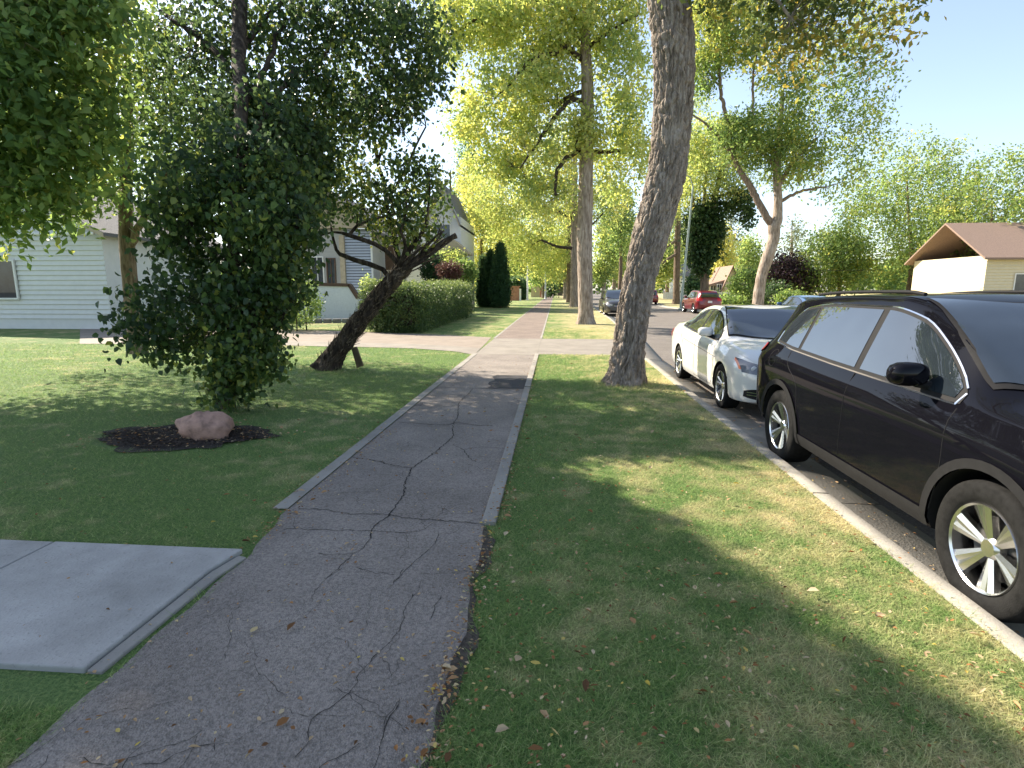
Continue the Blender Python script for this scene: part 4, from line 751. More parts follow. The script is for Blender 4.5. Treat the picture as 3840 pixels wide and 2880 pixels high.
# ------------------------------------------------------------------ houses
def lap_wall(parent, name, mat, x0, x1, y, z0, z1, pitch=.15, holes=(), axis='x', facing=-1):
    """overlapping boards: a real saw-tooth section"""
    m = MB(); z = z0
    while z < z1-1e-3:
        ze = min(z+pitch, z1); segs = [(x0, x1)]
        for (a, b_, c_, d_) in holes:
            if z < d_ and ze > c_:
                segs = [s for q in segs for s in ((q[0], min(q[1], a)), (max(q[0], b_), q[1])) if s[1]-s[0] > .01]
        for a, b_ in segs:
            P = [(a, 0, z+pitch*.2), (a, 0, ze), (a, facing*.004, ze), (a, facing*.05, z+pitch*.2)]
            if axis == 'x': m.prism([(p[0], y+p[1], p[2]) for p in P], (b_-a, 0, 0))
            else: m.prism([(y+p[1], p[0], p[2]) for p in P], (0, b_-a, 0))
        z = ze
    return m.build(name, mat, parent)
def window(parent, x0, x1, z0, z1, y, axis='x', facing=-1, fmat='trim_white'):
    f = MB(); t_ = .07
    def bx(a, b_, c_, d_, dp_):
        c = ((a+b_)/2, (c_+d_)/2)
        if axis == 'x': f.box((c[0], y+facing*dp_/2, c[1]), (b_-a, dp_, d_-c_))
        else: f.box((y+facing*dp_/2, c[0], c[1]), (dp_, b_-a, d_-c_))
    bx(x0-t_, x1+t_, z1, z1+t_, .07); bx(x0-t_, x1+t_, z0-t_, z0, .09); bx(x0-t_, x0, z0, z1, .07); bx(x1, x1+t_, z0, z1, .07); bx((x0+x1)/2-.025, (x0+x1)/2+.025, z0, z1, .05)
    fr = f.build('window', M[fmat], parent); g_ = MB()
    if axis == 'x': g_.box(((x0+x1)/2, y+facing*.01, (z0+z1)/2), (x1-x0, .02, z1-z0))
    else: g_.box((y+facing*.01, (x0+x1)/2, (z0+z1)/2), (.02, x1-x0, z1-z0))
    g_.build('pane', M['glass_house'], fr); return fr
def gable_roof(parent, x0, x1, y0, y1, ze, zr, mat, along='y', over=.35, th=.14, fascia='trim_tan'):
    m = MB(); f = MB()
    if along == 'y':    # ridge along y
        xm = (x0+x1)/2; sl_ = (zr-ze)/(xm-x0)
        for s, xe in ((-1, x0), (1, x1)):
            a = (xe+s*over, y0-over, ze-over*sl_); b_ = (xm, y0-over, zr); m.prism([a, b_, (b_[0], b_[1], b_[2]+th), (a[0], a[1], a[2]+th)], (0, y1-y0+2*over, 0))
            f.prism([(a[0], a[1]-.03, a[2]-.06), (b_[0], b_[1]-.03, b_[2]-.06), (b_[0], b_[1]-.03, b_[2]+th-.02), (a[0], a[1]-.03, a[2]+th-.02)], (0, .028, 0))
    else:
        ym = (y0+y1)/2; sl_ = (zr-ze)/(ym-y0)
        for s, ye in ((-1, y0), (1, y1)):
            a = (x0-over, ye+s*over, ze-over*sl_); b_ = (x0-over, ym, zr); m.prism([a, b_, (b_[0], b_[1], b_[2]+th), (a[0], a[1], a[2]+th)], (x1-x0+2*over, 0, 0))
            e = (x1+over, a[1], a[2]); h2 = (x1+over, ym, zr); f.prism([(e[0]+.002, e[1], e[2]-.06), (h2[0]+.002, h2[1], h2[2]-.06), (h2[0]+.002, h2[1], h2[2]+th-.02), (e[0]+.002, e[1], e[2]+th-.02)], (.028, 0, 0))
    r_ = m.build('roof', M[mat], parent); f.build('bargeboard', M[fascia], r_); return r_
# house A: blue-grey lap siding with a white stucco porch, left of the hedge
A0 = at(1302, 1090, 34); A1 = at(1397, 1090, 34); hx0, hx1 = A0[0], A1[0]
hA = thing('house', 'blue-grey clapboard house with white stucco porch behind the leaning tree', 'house', (hx0, 34, 0))
loc = np.array([hx0, 34, 0])
zA = at(1350, 700, 34)[2]
lap_wall(hA, 'siding_wall', M['siding'], 0, hx1-hx0, 0, .9, 5.3, .17)
MB().box(((hx1-hx0)/2, .03, 3.1), (hx1-hx0, .04, 4.4)).build('gap_shade_sheet', M['plastic'], hA)  # black sheet behind the siding darkens the board gaps like shadow lines
MB().box(((hx1-hx0)/2, .06+1.5, .45), (hx1-hx0+.02, 3.2, .9)).build('foundation', M['stone'], hA)
MB().box(((hx1-hx0)/2-3, 4.1, 3.1), (6+hx1-hx0, 7.98, 4.4)).build('wall', M['stucco_grey'], hA)
MB().box((-.16, -.06, 2.6), (.3, .2, 4.6)).build('corner_post', M['trim_tan'], hA)
MB().box((hx1-hx0+.05, -.02, 3.1), (.10, .1, 4.4)).build('corner_trim', M['trim_white'], hA)
window(hA, -2.2, -1.5, 2.0, 3.6, .1); window(hA, -1.2, -.75, 1.3, 3.5, .1, fmat='trim_brown')
gable_roof(hA, -3.5, hx1-hx0+.2, -.5, 8.4, 5.3, 7.4, 'roof_grey', 'y', .5)
MB().prism([(-3.4, -.35, 5.3), (hx1-hx0+.1, -.35, 5.3), ((hx1-hx0-3.3)/2, -.35, 7.3)], (0, .25, 0)).build('gable', M['trim_tan'], hA)
rl = MB()
for k_ in range(9): rl.box((hx1-hx0+.5+k_*.16, .2, 2.3), (.05, .05, .95))
rl.box((hx1-hx0+1.15, .2, 2.8), (1.5, .08, .06)); rl.box((hx1-hx0+1.15, .2, 1.82), (1.5, .08, .06)); rl.build('deck_railing', M['trim_tan'], hA)
MB().box((hx1-hx0+1.15, 1.0, 1.65), (1.5, 1.9, .2)).build('deck', M['trim_brown'], hA); MB().box((hx1-hx0+.75, 1.9, 3.1), (.9, .1, 2.6)).build('side_door', M['trim_brown'], hA)
# white stucco wall with dark cap
W = lambda x_, y_: at(x_, y_, 29.0)
wp = [W(1180, 1208), W(1255, 1192), W(1339, 1186), W(1341, 1120), W(1310, 1072), W(1180, 1068), W(900, 1064), W(900, 1215)]
wr = thing('garden_wall', 'white stucco wall with a sloping dark cap beside the driveway', 'wall', (float(wp[1][0]), 29, 0)); o_ = np.array([wp[1][0], 29, 0])
pts = [p-o_ for p in wp]; pts = [(p[0], p[1], max(p[2], -.05) if i not in (0, 1, 2, 7) else -.05) for i, p in enumerate(pts)]
MB().prism(pts, (0, .22, 0)).build('wall', M['stucco'], wr)
cp = MB()
for a, b_ in ((3, 4), (4, 5), (5, 6)):
    pa, pb = Vector(pts[a]), Vector(pts[b_]); d = (pb-pa); L_ = d.length; ang = math.atan2(d.z, d.x); cp.box((pa+pb)/2+Vector((0, .11, .04)), (L_+.04, .34, .17), M=Matrix.Rotation(-ang, 4, 'Y'))
cp.build('cap', M['trim_brown'], wr)
# stone edging by the lawn
st = MB(); g = np.random.default_rng(8)
for k_ in range(12):
    p = gnd(1110-k_*18+0, 1218+k_*3); q = (p[0]+(k_*.1), p[1]); 
    st.box((-13.4+k_*.42, 26.2+k_*.16, .10), (.40, .24, .2+.03*g.random()), rz=.36)
tag(st.build('stone_edging', M['stone'], bevel=.02), 'low grey stone edging between the lawn and the white wall', 'stone edging')
# house B: white gable with tan trim and porch on brown posts
hb = at(1700, 1000, 46); hB = thing('house', 'cream two-storey house with a steep white gable and a porch on brown posts', 'house', (hb[0], 46, 0))
def rel(x_, y_, Y): p = at(x_, y_, Y)-np.array([hb[0], 46, 0]); return Vector(p)
gz = rel(1640, 690, 46).z; ez = rel(1716, 812, 46).z; gx = rel(1655, 690, 46).x; ex = rel(1716, 812, 46).x
MB().box(((gx-2.6+ex)/2+.3-.8, 4, ez/2), (ex-gx+4.0, 7.6, ez)).build('wall', M['siding_white'], hB)
MB().prism([(2*gx-ex, .1, ez), (ex, .1, ez), (gx, .1, gz-.1)], (0, .2, 0)).build('gable', M['siding_white'], hB)
gable_roof(hB, 2*gx-ex+.15, ex-.15, -.1, 8, ez, gz, 'roof_grey', 'y', .35, .18)
window(hB, gx-.6, gx+.6, ez-1.9, ez-.6, .19)
pz = rel(1700, 905, 44).z; pz2 = rel(1755, 945, 44).z; px0, px1 = rel(1640, 900, 44).x, rel(1758, 900, 44).x
pr = MB().prism([(px0, -2.3, pz+.25), (px1-1.2, -2.3, pz+.15), (px1, -2.3, pz2), (px1, -2.3, pz2-.16), (px0, -2.3, pz2-.16)], (0, 2.6, 0)).build('porch_roof', M['trim_tan'], hB)
for x_ in (1716, 1742):
    q = rel(x_, 1000, 44.2); MB().box((q.x, q.y+.1, (pz2-.18)/2), (.28, .28, pz2-.18)).build('porch_post', M['trim_brown'], hB)
MB().box(((px0+px1)/2, -1.0, .45), (px1-px0, 2.4, .9)).build('porch_floor', M['trim_tan'], hB)
# red-brown timber box, white post, tan fence
q = at(1930, 1100, 86)
rb = thing('timber_box', 'red-brown timber enclosure with a flat top next to the square hedge', 'timber enclosure', (q[0], 86, 0)); h1 = at(1930, 1075, 86)[2]
MB().box((0, 0, h1/2), (1.35, 1.2, h1)).build('side_boards', M['wood_red'], rb); MB().box((0, 0, h1+.04), (1.75, 1.5, .12)).build('top', M['wood_red'], rb)
q = at(1951, 1100, 85); tag(MB().box((q[0], 85, .85), (.26, .26, 1.7)).box((q[0], 85, 1.75), (.32, .32, .1)).build('gate_post', M['trim_white']), 'short pale post between the timber enclosure and the square hedge', 'post')
def fence(x0, y0, x1, y1, h_, mat, lab, bw=.16, posts=2.4):
    L_ = math.hypot(x1-x0, y1-y0); a = math.atan2(y1-y0, x1-x0); r_ = thing('fence', lab, 'fence', (x0, y0, 0), a); m = MB(); k = 0.
    while k < L_: m.box((k+bw/2, 0, h_/2), (bw*.93, .03, h_-.02*((int(k/bw)) % 2))); k += bw
    m.build('boards', M[mat], r_); m = MB(); m.box((L_/2, .04, h_*.85), (L_, .05, .09)).box((L_/2, .04, h_*.2), (L_, .05, .09)); m.build('rail', M[mat], r_); k = 0
    while k <= L_: MB().box((k, .09, h_/2+.03), (.11, .11, h_+.08)).build('post', M[mat], r_); k += posts
q0, q1 = at(1992, 1110, 125), at(2024, 1110, 125); fence(q0[0], 125, q1[0], 125, at(2000, 1074, 125)[2], 'wood_tan', 'tan board fence by the path at the street corner')
q2 = at(2038, 1110, 127); fence(q1[0]+.15, 126, q2[0], 127, at(2000, 1075, 126)[2], 'wood_red', 'dark red board fence beside the utility pole')
q0, q1 = at(2680, 1130, 75), at(2790, 1130, 75); fence(q0[0], 75, q1[0], 75, at(2700, 1096, 75)[2], 'fence_white', 'white board fence in front of the cream house', .22)
q0, q1 = at(2486, 1130, 105), at(2640, 1130, 105); fence(q0[0], 105, q1[0], 105, at(2500, 1096, 105)[2], 'fence_white', 'long pale fence behind the straight brown trunk', .3, 3)
# cream house across the road, white house beside it
h0 = at(2745, 1100, 85); hC = thing('house', 'cream bungalow with a brown gabled roof across the road', 'house', (h0[0], 85, 0))
def rC(x_, y_): return Vector(at(x_, y_, 85)-np.array([h0[0], 85, 0]))
cx0, cx1 = rC(2716, 1100).x, rC(2830, 1100).x; ce = rC(2720, 1062).z; cr = rC(2815, 1000).z
lap_wall(hC, 'siding_wall', M['siding_cream'], cx0, cx1+2.5, 0, .1, ce+.1, .25)
MB().box(((cx0+cx1)/2+1.25, 4.2, ce/2), (cx1-cx0+2.5, 8, ce)).build('wall', M['siding_cream'], hC)
MB().prism([(cx0, .02, ce), (2*rC(2812, 1).x-cx0, .02, ce), (rC(2812, 1).x, .02, cr-.1)], (0, .2, 0)).build('gable', M['siding_cream'], hC)
gable_roof(hC, cx0-.1, 2*rC(2812, 1).x-cx0, 0, 8, ce, cr, 'roof_brown', 'y', .5, .2, 'trim_brown')
window(hC, rC(2755, 1).x, rC(2772, 1).x, 1.3, 2.4, -.03)
lw = MB().box((cx0-1.3, 2.4, ce*.42), (2.6, 4, ce*.84)).build('side_wing', M['siding_cream'], hC); MB().prism([(cx0-3, .1, ce*.85), (cx0+.1, .1, ce*.85), (cx0+.1, .1, ce*.85+.9)], (0, 4.6, 0)).build('wing_roof', M['roof_brown'], hC)
window(hC, cx0-1.9, cx0-1.2, 1.0, 2.3, .38)
h0 = at(2600, 1100, 112); hD = thing('house', 'white house glimpsed behind the long pale fence', 'house', (h0[0], 112, 0))
MB().box((4, 3, 2.2), (15, 6, 4.4)).build('wall', M['siding_white'], hD); gable_roof(hD, -3.5, 11.5, 0, 6, 4.4, 6.6, 'roof_grey', 'x', .4); window(hD, 0, 1.2, 1.3, 2.6, -.02); window(hD, 6, 7.2, 1.3, 2.6, -.02)
# left, beyond the photo's edge
h0 = (-20, 22, 0); hE = thing('house', 'white bungalow on the left beyond the dark leafy tree', 'house', h0)
MB().box((-3, 4, 2), (9, 8, 4)).build('wall', M['siding_white'], hE); gable_roof(hE, -7.5, 1.5, 0, 8, 4, 6.2, 'roof_grey', 'y', .5); MB().prism([(-7.5, .02, 4), (1.5, .02, 4), (-3, .02, 6.1)], (0, .2, 0)).build('gable', M['siding_white'], hE); lap_wall(hE, 'siding_wall', M['siding_white'], -7.5, 1.5, -.002, .4, 4.0, .2, holes=[(-4.57, -2.43, 1.23, 2.87)]); window(hE, -4.5, -2.5, 1.3, 2.8, -.06); MB().tube([(-7.6, -.5, 3.85), (1.6, -.5, 3.85)], .06, 8).build('gutter', M['trim_white'], hE, True)
h0 = (31, 42, 0); hF = thing('house', 'cream house on the right across the road beyond the blue car', 'house', h0)
MB().box((5, 4, 2), (12, 8, 4)).build('wall', M['siding_cream'], hF); gable_roof(hF, -1, 11, 0, 8, 4, 6.5, 'roof_brown', 'x', .5); window(hF, 1, 3, 1.3, 2.7, -.02); window(hF, 6, 8, 1.3, 2.7, -.06); lap_wall(hF, 'siding_wall', M['siding_cream'], -1, 11, -.002, .4, 4.0, .2, holes=[(.93, 3.07, 1.23, 2.77), (5.93, 8.07, 1.23, 2.77)])

# ------------------------------------------------------------------ poles
def pole(x_, ybase, Y, ytop, rpx, name, lab, cat, mat, lean=0):
    p = at(x_, ybase, Y); z1 = at(x_, ytop, Y)[2]; r_ = thing(name, lab, cat, (p[0], Y, 0)); rr = pm(Y, rpx)
    MB().tube([(0, 0, -.05), (lean*.5, 0, z1/2), (lean, 0, z1)], [rr*1.1, rr*.95, rr*.7], 14).build('pole', M[mat], r_, True); MB().lathe([(0, 0), (rr*2, 0), (rr*2, .06), (rr*1.2, .12)], 16, Matrix.Rotation(R(90), 4, 'X')).build('base_plate', M[mat], r_)
    return r_, z1
pr_, z1 = pole(2553, 1140, 48, 700, 4.5, 'street_lamp', 'green-grey steel lamp pole beside the near red car', 'street lamp', 'steel', .5)
MB().tube([(.5, 0, z1), (.2, -.2, z1+.7), (-.9, -.6, z1+1.0)], [.05, .045, .04], 8).build('arm', M['steel'], pr_, True); MB().box((-1.2, -.7, z1+.98), (.7, .3, .14)).build('lamp_head', M['steel'], pr_, bevel=.03)
pr_, z1 = pole(2045, 1112, 103, 965, 3.2, 'utility_pole', 'pale utility pole beside the path in the distance', 'utility pole', 'trim_white')
MB().box((0, 0, z1-.5), (2.2, .12, .14)).build('crossarm', M['wood'], pr_)
pr_, z1 = pole(1978, 1120, 90, 985, 3.2, 'sign_pole', 'white pole with a small green street sign at the corner', 'street sign', 'trim_white')
MB().box((.85, 0, at(1995, 1022, 90)[2]), (.95, .04, .26)).build('sign_plate', M['sign_green'], pr_); MB().box((.85, 0, at(1995, 1030, 90)[2]-.05), (.04, .95, .24)).build('sign_plate', M['sign_green'], pr_)
a_, b_ = at(2880, 1005, 52), at(3300, 1012, 50); tag(MB().tube([a_, (a_+b_)/2-np.array([0, 0, .15]), b_], .02, 5).build('overhead_wire', M['plastic']), 'thin overhead wire crossing behind the leaning street tree', 'wire')
# ------------------------------------------------------------------ cars
def pchip(xs, pts):
    X = np.array([p[0] for p in pts], float); Y = np.array([p[1] for p in pts], float); h = np.diff(X); d = np.diff(Y)/h; m = np.zeros_like(Y); m[0], m[-1] = d[0], d[-1]
    for i in range(1, len(Y)-1):
        if d[i-1]*d[i] > 0: w1 = 2*h[i]+h[i-1]; w2 = h[i]+2*h[i-1]; m[i] = (w1+w2)/(w1/d[i-1]+w2/d[i])
    xs = np.clip(xs, X[0], X[-1]); i = np.clip(np.searchsorted(X, xs)-1, 0, len(h)-1); t_ = (xs-X[i])/h[i]
    return (1+2*t_)*(1-t_)**2*Y[i]+t_*(1-t_)**2*h[i]*m[i]+t_*t_*(3-2*t_)*Y[i+1]+t_*t_*(t_-1)*h[i]*m[i+1]
def car_body(S):
    x0, x1 = S['top'][0][0], S['top'][-1][0]; u = np.linspace(0, 1, 96); u = .5-.5*np.cos(u*np.pi)*(.75+.25*np.cos(u*np.pi)**2)/1.0; xs = x0+(x1-x0)*u
    zt = pchip(xs, S['top']); zb = pchip(xs, S['bot']); zs = pchip(xs, S['belt']); W = pchip(xs, S['w']); ws = pchip(xs, S['ws']); wr_ = pchip(xs, S['wr']); secs = []
    for i, x in enumerate(xs):
        b_, s, t_, w_, sh, ro = zb[i], zs[i], zt[i], W[i], min(ws[i], W[i]), wr_[i]; h = max(t_-s, .002); hb = s-b_
        low = [(0, b_), (.5*w_, b_), (.86*w_, b_+.005), (.955*w_, b_+.03), (.985*w_, b_+.10*hb+.02), (.993*w_, b_+.28*hb), (w_, b_+.48*hb), (w_, b_+.66*hb), (w_*.994+.006*sh, b_+.80*hb), (w_*.6+sh*.4, b_+.92*hb), (sh, s)]
        cab = []; hood = []; M_ = 16
        for k in range(1, M_+1):
            q = k/M_
            if k <= 8: f = k/8*.86; cab.append((sh+(ro-sh)*(f/.86)**1.05, s+h*f))
            elif k <= 11: a = (k-8)/3*math.pi/2; cab.append((ro-.10*ro*(1-math.cos(a)) , s+h*(.86+.105*math.sin(a))))
            else: a = (k-11)/5; cab.append((ro*.90*(1-a), s+h*(.965+.035*(1-(1-a)**2))))
            a = q*math.pi/2; hood.append((sh*math.cos(a)**.75, s+h*math.sin(a)**1.0))
        c = min(1, max(0, (h-.10)/.22)); c = c*c*(3-2*c); secs.append([(x, y, z) for y, z in low]+[(x, a[0]*c+b__[0]*(1-c), a[1]*c+b__[1]*(1-c)) for a, b__ in zip(cab, hood)])
    n = len(secs[0]); V = []; F = []
    for s in secs: V += s+[(p[0], -p[1], p[2]) for p in s[1:-1][::-1]]
    k = 2*n-2
    for i in range(len(secs)-1):
        for j in range(k): F.append((i*k+j, (i+1)*k+j, (i+1)*k+(j+1) % k, i*k+(j+1) % k))
    F.append(tuple(range(k))); F.append(tuple(range((len(secs)-1)*k, len(secs)*k))[::-1]); return V, F
def car(S, loc, rz, label, paint, cat='car', group=None, name='parked_car', rim='alloy', plate_rear=False):
    root = thing(name, label, cat, loc, rz, group); V, F = car_body(S); me = bpy.data.meshes.new('body'); me.from_pydata(V, [], F); me.update()
    bvh = BVHTree.FromPolygons([Vector(v) for v in V], F); tmp = bpy.data.objects.new('tmp_body', me); C.objects.link(tmp)
    wb, tr, rt, tw_ = S['wb'], S['track'], S['rt'], S['tw']; ar = rt+S.get('gap', .035); cut = MB()
    for sx in (1, -1):
        for sy in (1, -1):
            Mx = Matrix.Translation((sx*wb/2+S.get('off', 0), sy*(tr+.25), rt)); cut.lathe([(0, -.48), (ar, -.48), (ar, .3), (0, .3)], 40, Mx)
    ct = cut.build('tmp_cut', M[paint]); import bmesh
    bm = bmesh.new(); bm.from_mesh(ct.data); bmesh.ops.remove_doubles(bm, verts=bm.verts, dist=1e-5); bmesh.ops.recalc_face_normals(bm, faces=bm.faces); bm.to_mesh(ct.data); bm.free()
    bm = bmesh.new(); bm.from_mesh(me); bmesh.ops.recalc_face_normals(bm, faces=bm.faces); bm.to_mesh(me); bm.free()
    md = tmp.modifiers.new('c', 'BOOLEAN'); md.object = ct; md.operation = 'DIFFERENCE'; md.solver = 'EXACT'
    dg = bpy.context.evaluated_depsgraph_get(); nm = bpy.data.meshes.new_from_object(tmp.evaluated_get(dg)); nm.materials.clear(); nm.materials.append(M[paint]); nm.materials.append(M['plastic'])
    nm.polygons.foreach_set('use_smooth', [True]*len(nm.polygons)); mark_sharp(nm, 32)
    for p in nm.polygons:       # inside of the wheel wells is black liner
        c = p.center
        for sx in (1, -1):
            rr = math.hypot(c.x-sx*wb/2-S.get('off', 0), c.z-rt)
            if rr < ar+.004 and abs(c.y) < tr+.12 and not (abs(rr-ar) > .01 and abs(abs(c.y)-(tr-.23)) > .02): p.material_index = 1
    body = bpy.data.objects.new('body', nm); C.objects.link(body); body.parent = root; bpy.data.objects.remove(tmp); bpy.data.objects.remove(ct)
    def hit(o, d):
        h_ = bvh.ray_cast(Vector(o), Vector(d)); return h_[0], h_[1]
    def patch(pname, rows, d, mat, off=.004, par=None, thick=0):
        V = []; bad = None
        for r_ in rows:
            for o in r_:
                h_, nn = hit(o, d)
                if h_ is None: h_ = bad if bad else Vector(o); nn = -Vector(d)
                if nn.dot(Vector(d)) > 0: nn = -nn
                V.append(h_+nn*off); bad = h_
        a, b_ = len(rows), len(rows[0]); F = [(i*b_+j, i*b_+j+1, (i+1)*b_+j+1, (i+1)*b_+j) for i in range(a-1) for j in range(b_-1)]
        o = MB().add(V, F).build(pname, M[mat], par or root, True, sharp=60); return o
    def side(fn_b, fn_t, xa, xb, sy, pname, mat, off, nx=22, nz=6, par=None):
        rows = []
        for j in range(nz+1):
            rows.append([(x, sy*3, fn_b(x)+(fn_t(x)-fn_b(x))*j/nz) for x in np.linspace(xa, xb, nx+1)])
        return patch(pname, rows, (0, -sy, 0), mat, off, par)
    def seam(pts, sy, r_=.0035, pname='door_seam', mat='plastic'):
        L = smooth_line(np.array([(p[0], 0, p[1]) for p in pts]), .06); Q = []
        for p in L:
            h_, nn = hit((p[0], sy*3, p[2]), (0, -sy, 0))
            if h_: Q.append(h_)
        if len(Q) > 2: MB().tube(Q, r_, 5).build(pname, M[mat], root)
    wt = S['win']; fb = lambda x: float(np.interp(x, [p[0] for p in wt['bot']], [p[1] for p in wt['bot']])); ft = lambda x: float(pchip(np.array([x]), wt['top'])[0])
    for sy in (1, -1):
        side(lambda x: fb(x)-.022, lambda x: ft(x)+.02, wt['x'][0]-.03, wt['x'][1]+.03, sy, 'window_trim', 'plastic', .004, 40)
        for a, b_ in wt['panes']: side(fb, ft, a, b_, sy, 'side_window', 'glass', .008, 18)
        xs = np.linspace(wt['x'][0], wt['x'][1], 40); L1 = [(x, fb(x)-.028) for x in xs]
        if S.get('chrome'):
            seam(L1+([] if S['chrome'] == 1 else [(wt['x'][1]+.02, ft(wt['x'][1]))]), sy, .009, 'chrome_strip', 'chrome')
            if S['chrome'] == 2: seam([(x, ft(x)+.025) for x in xs]+[(wt['x'][1], fb(wt['x'][1]))] if False else [(wt['x'][0]-.02, fb(wt['x'][0])-.02)]+[(x, ft(x)+.025) for x in xs], sy, .009, 'chrome_strip', 'chrome')
        for sm in S['seams']: seam(sm, sy)
        for hx in S['handles']:
            h_, nn = hit((hx[0], sy*3, hx[1]), (0, -sy, 0)); MB().box(h_+nn*.022, (.19, .028, .034)).build('door_handle', M[paint if not S.get('chrome') else 'chrome'], root, bevel=.012)
        mx, mz = S['mirror']; h_, nn = hit((mx, sy*3, mz), (0, -sy, 0)); mr = MB(); mc = Vector((mx+.0, h_.y+sy*.13, mz+.06))
        Vs = []
        for i in range(9):
            for j in range(14):
                a, b_ = math.pi*i/8, 2*math.pi*j/14; q = Vector((math.sin(a)*math.cos(b_), math.cos(a), math.sin(a)*math.sin(b_))); q = Vector([math.copysign(abs(v)**.7, v) for v in q]); Vs.append(mc+Vector((q.x*.075, q.y*.115, q.z*.075)))
        mr.add(Vs, [(i*14+j, i*14+(j+1) % 14, (i+1)*14+(j+1) % 14, (i+1)*14+j) for i in range(8) for j in range(14)]); mo = mr.build('door_mirror', M[paint], root, True, sharp=80)
        MB().tube([h_+Vector((.02, -sy*.02, -.01)), mc+Vector((.01, -sy*.04, -.06))], [.03, .02], 8).build('mirror_arm', M['plastic'], mo)
        hl = S['headlight']; fz = lambda t_, q: hl['z0'](t_)+(hl['z1'](t_)-hl['z0'](t_))*q
        rows = [[(4, sy*(hl['y'][0]+(hl['y'][1]-hl['y'][0])*i/10), fz(i/10, j/5)) for i in range(11)] for j in range(6)]
        P_h = patch('headlight', rows, (-1, 0, 0), 'lamp_clear', .007); 
        for k_, f in enumerate((.25, .5, .75)):
            yy = sy*(hl['y'][0]+(hl['y'][1]-hl['y'][0])*f); zz = fz(f, .5); h_, nn = hit((4, yy, zz), (-1, 0, 0)); MB().lathe([(0, .018), (.02, .014), (.034, .010), (.036, .0)], 16, Matrix.Translation(h_+Vector((.002, 0, 0))) @ Matrix.Rotation(R(-90), 4, 'Z')).build('bulb', M['plate'], P_h, True)
        if S.get('amber'):
            rows = [[(4, sy*(hl['y'][1]+.018*i/3), hl['z0'](1)+.03+(hl['z1'](1)-hl['z0'](1)-.03)*j/4*(1-.2*i/3)+.0) for i in range(4)] for j in range(5)]; patch('turn_signal', rows, (-1, 0, 0), 'lamp_amber', .008)
        tl = S['tail']; rows = [[(-4, sy*(tl[0]+(tl[1]-tl[0])*i/8), tl[2]+(tl[3]-tl[2])*j/6) for i in range(9)] for j in range(7)]; patch('tail_light', rows, (1, 0, 0), 'lamp_red', .007)
        if S.get('tail_side'):
            a, b_, c_, d_ = S['tail_side']; side(lambda x: c_+(x-a)*S.get('ts', 0), lambda x: d_, a, b_, sy, 'tail_light', 'lamp_red', .012, 8, 5)
        fg = S.get('fog')
        if fg:
            ya, yb, za, zb_ = fg; rows = [[(4, sy*(ya+(yb-ya)*i/12), za+(zb_-za)*j/5*(1-.45*abs(i/12*2-1)**3)+.35*(zb_-za)*.5*abs(i/12*2-1)**3) for i in range(13)] for j in range(6)]; fo_ = patch('fog_recess', rows, (-1, 0, 0), 'plastic', .006)
            for zz in (.35, .6): 
                rows = [[(4, sy*(ya+.03+(yb-ya-.06)*i/8), za+(zb_-za)*(zz+.06*j)) for i in range(9)] for j in range(2)]; patch('fog_lamp', rows, (-1, 0, 0), 'chrome', .012, fo_)
    ws_ = S['screen']; rows = []
    for j in range(29):
        q = j/28; rows.append([(ws_['x0']-ws_['bow']*(2*i/40-1)**2*(1)+(ws_['x1']-ws_['x0'])*q, (2*i/40-1)*(ws_['w0']+(ws_['w1']-ws_['w0'])*q), 4) for i in range(41)])
    patch('windscreen_trim', [[(p[0]+(.03 if j == 0 else -.03 if j == 28 else 0), p[1]*1.03, 4) for p in r_] for j, r_ in enumerate(rows)], (0, 0, -1), 'plastic', .008); patch('windscreen', rows, (0, 0, -1), 'glass', .014)
    rw = S['rear']; rows = [[(-4, (2*i/16-1)*(rw['w0']+(rw['w1']-rw['w0'])*j/6), rw['z0']+(rw['z1']-rw['z0'])*j/6) for i in range(17)] for j in range(7)]; patch('rear_window', rows, (1, 0, 0), 'glass', .008)
    gr = S['grille']; rows = [[(4, (2*i/16-1)*gr[0], gr[1]+(gr[2]-gr[1])*j/5) for i in range(17)] for j in range(6)]; go = patch('grille', rows, (-1, 0, 0), 'plastic', .006)
    for j in range(1, 4):
        zz = gr[1]+(gr[2]-gr[1])*j/4; Q = [hit((4, yy, zz), (-1, 0, 0))[0] for yy in np.linspace(-gr[0], gr[0], 15)]; MB().tube([q+Vector((.01, 0, 0)) for q in Q if q], .009, 6).build('bar', M['chrome'], go)
    lg = S.get('lower'); 
    if lg: patch('air_intake', [[(4, (2*i/16-1)*lg[0], lg[1]+(lg[2]-lg[1])*j/4) for i in range(17)] for j in range(5)], (-1, 0, 0), 'plastic', .006)
    h_, nn = hit((-4, 0, S['plate']), (1, 0, 0)); MB().box(h_+Vector((-.012, 0, 0)), (.012, .30, .15)).build('licence_plate', M['plate'], root)
    if S.get('sunroof'): a, b_, c_ = S['sunroof']; patch('sunroof', [[(a+(b_-a)*i/6, (2*j/8-1)*c_, 4) for i in range(7)] for j in range(9)], (0, 0, -1), 'glass', .006)
    if S.get('rails'):
        for sy in (1, -1):
            Q = [hit((x, sy*S['rails'][2], 4), (0, 0, -1))[0]+Vector((0, 0, .03)) for x in np.linspace(S['rails'][0], S['rails'][1], 14)]; MB().tube(Q, .014, 8).build('roof_rail', M['plastic'], root, True)
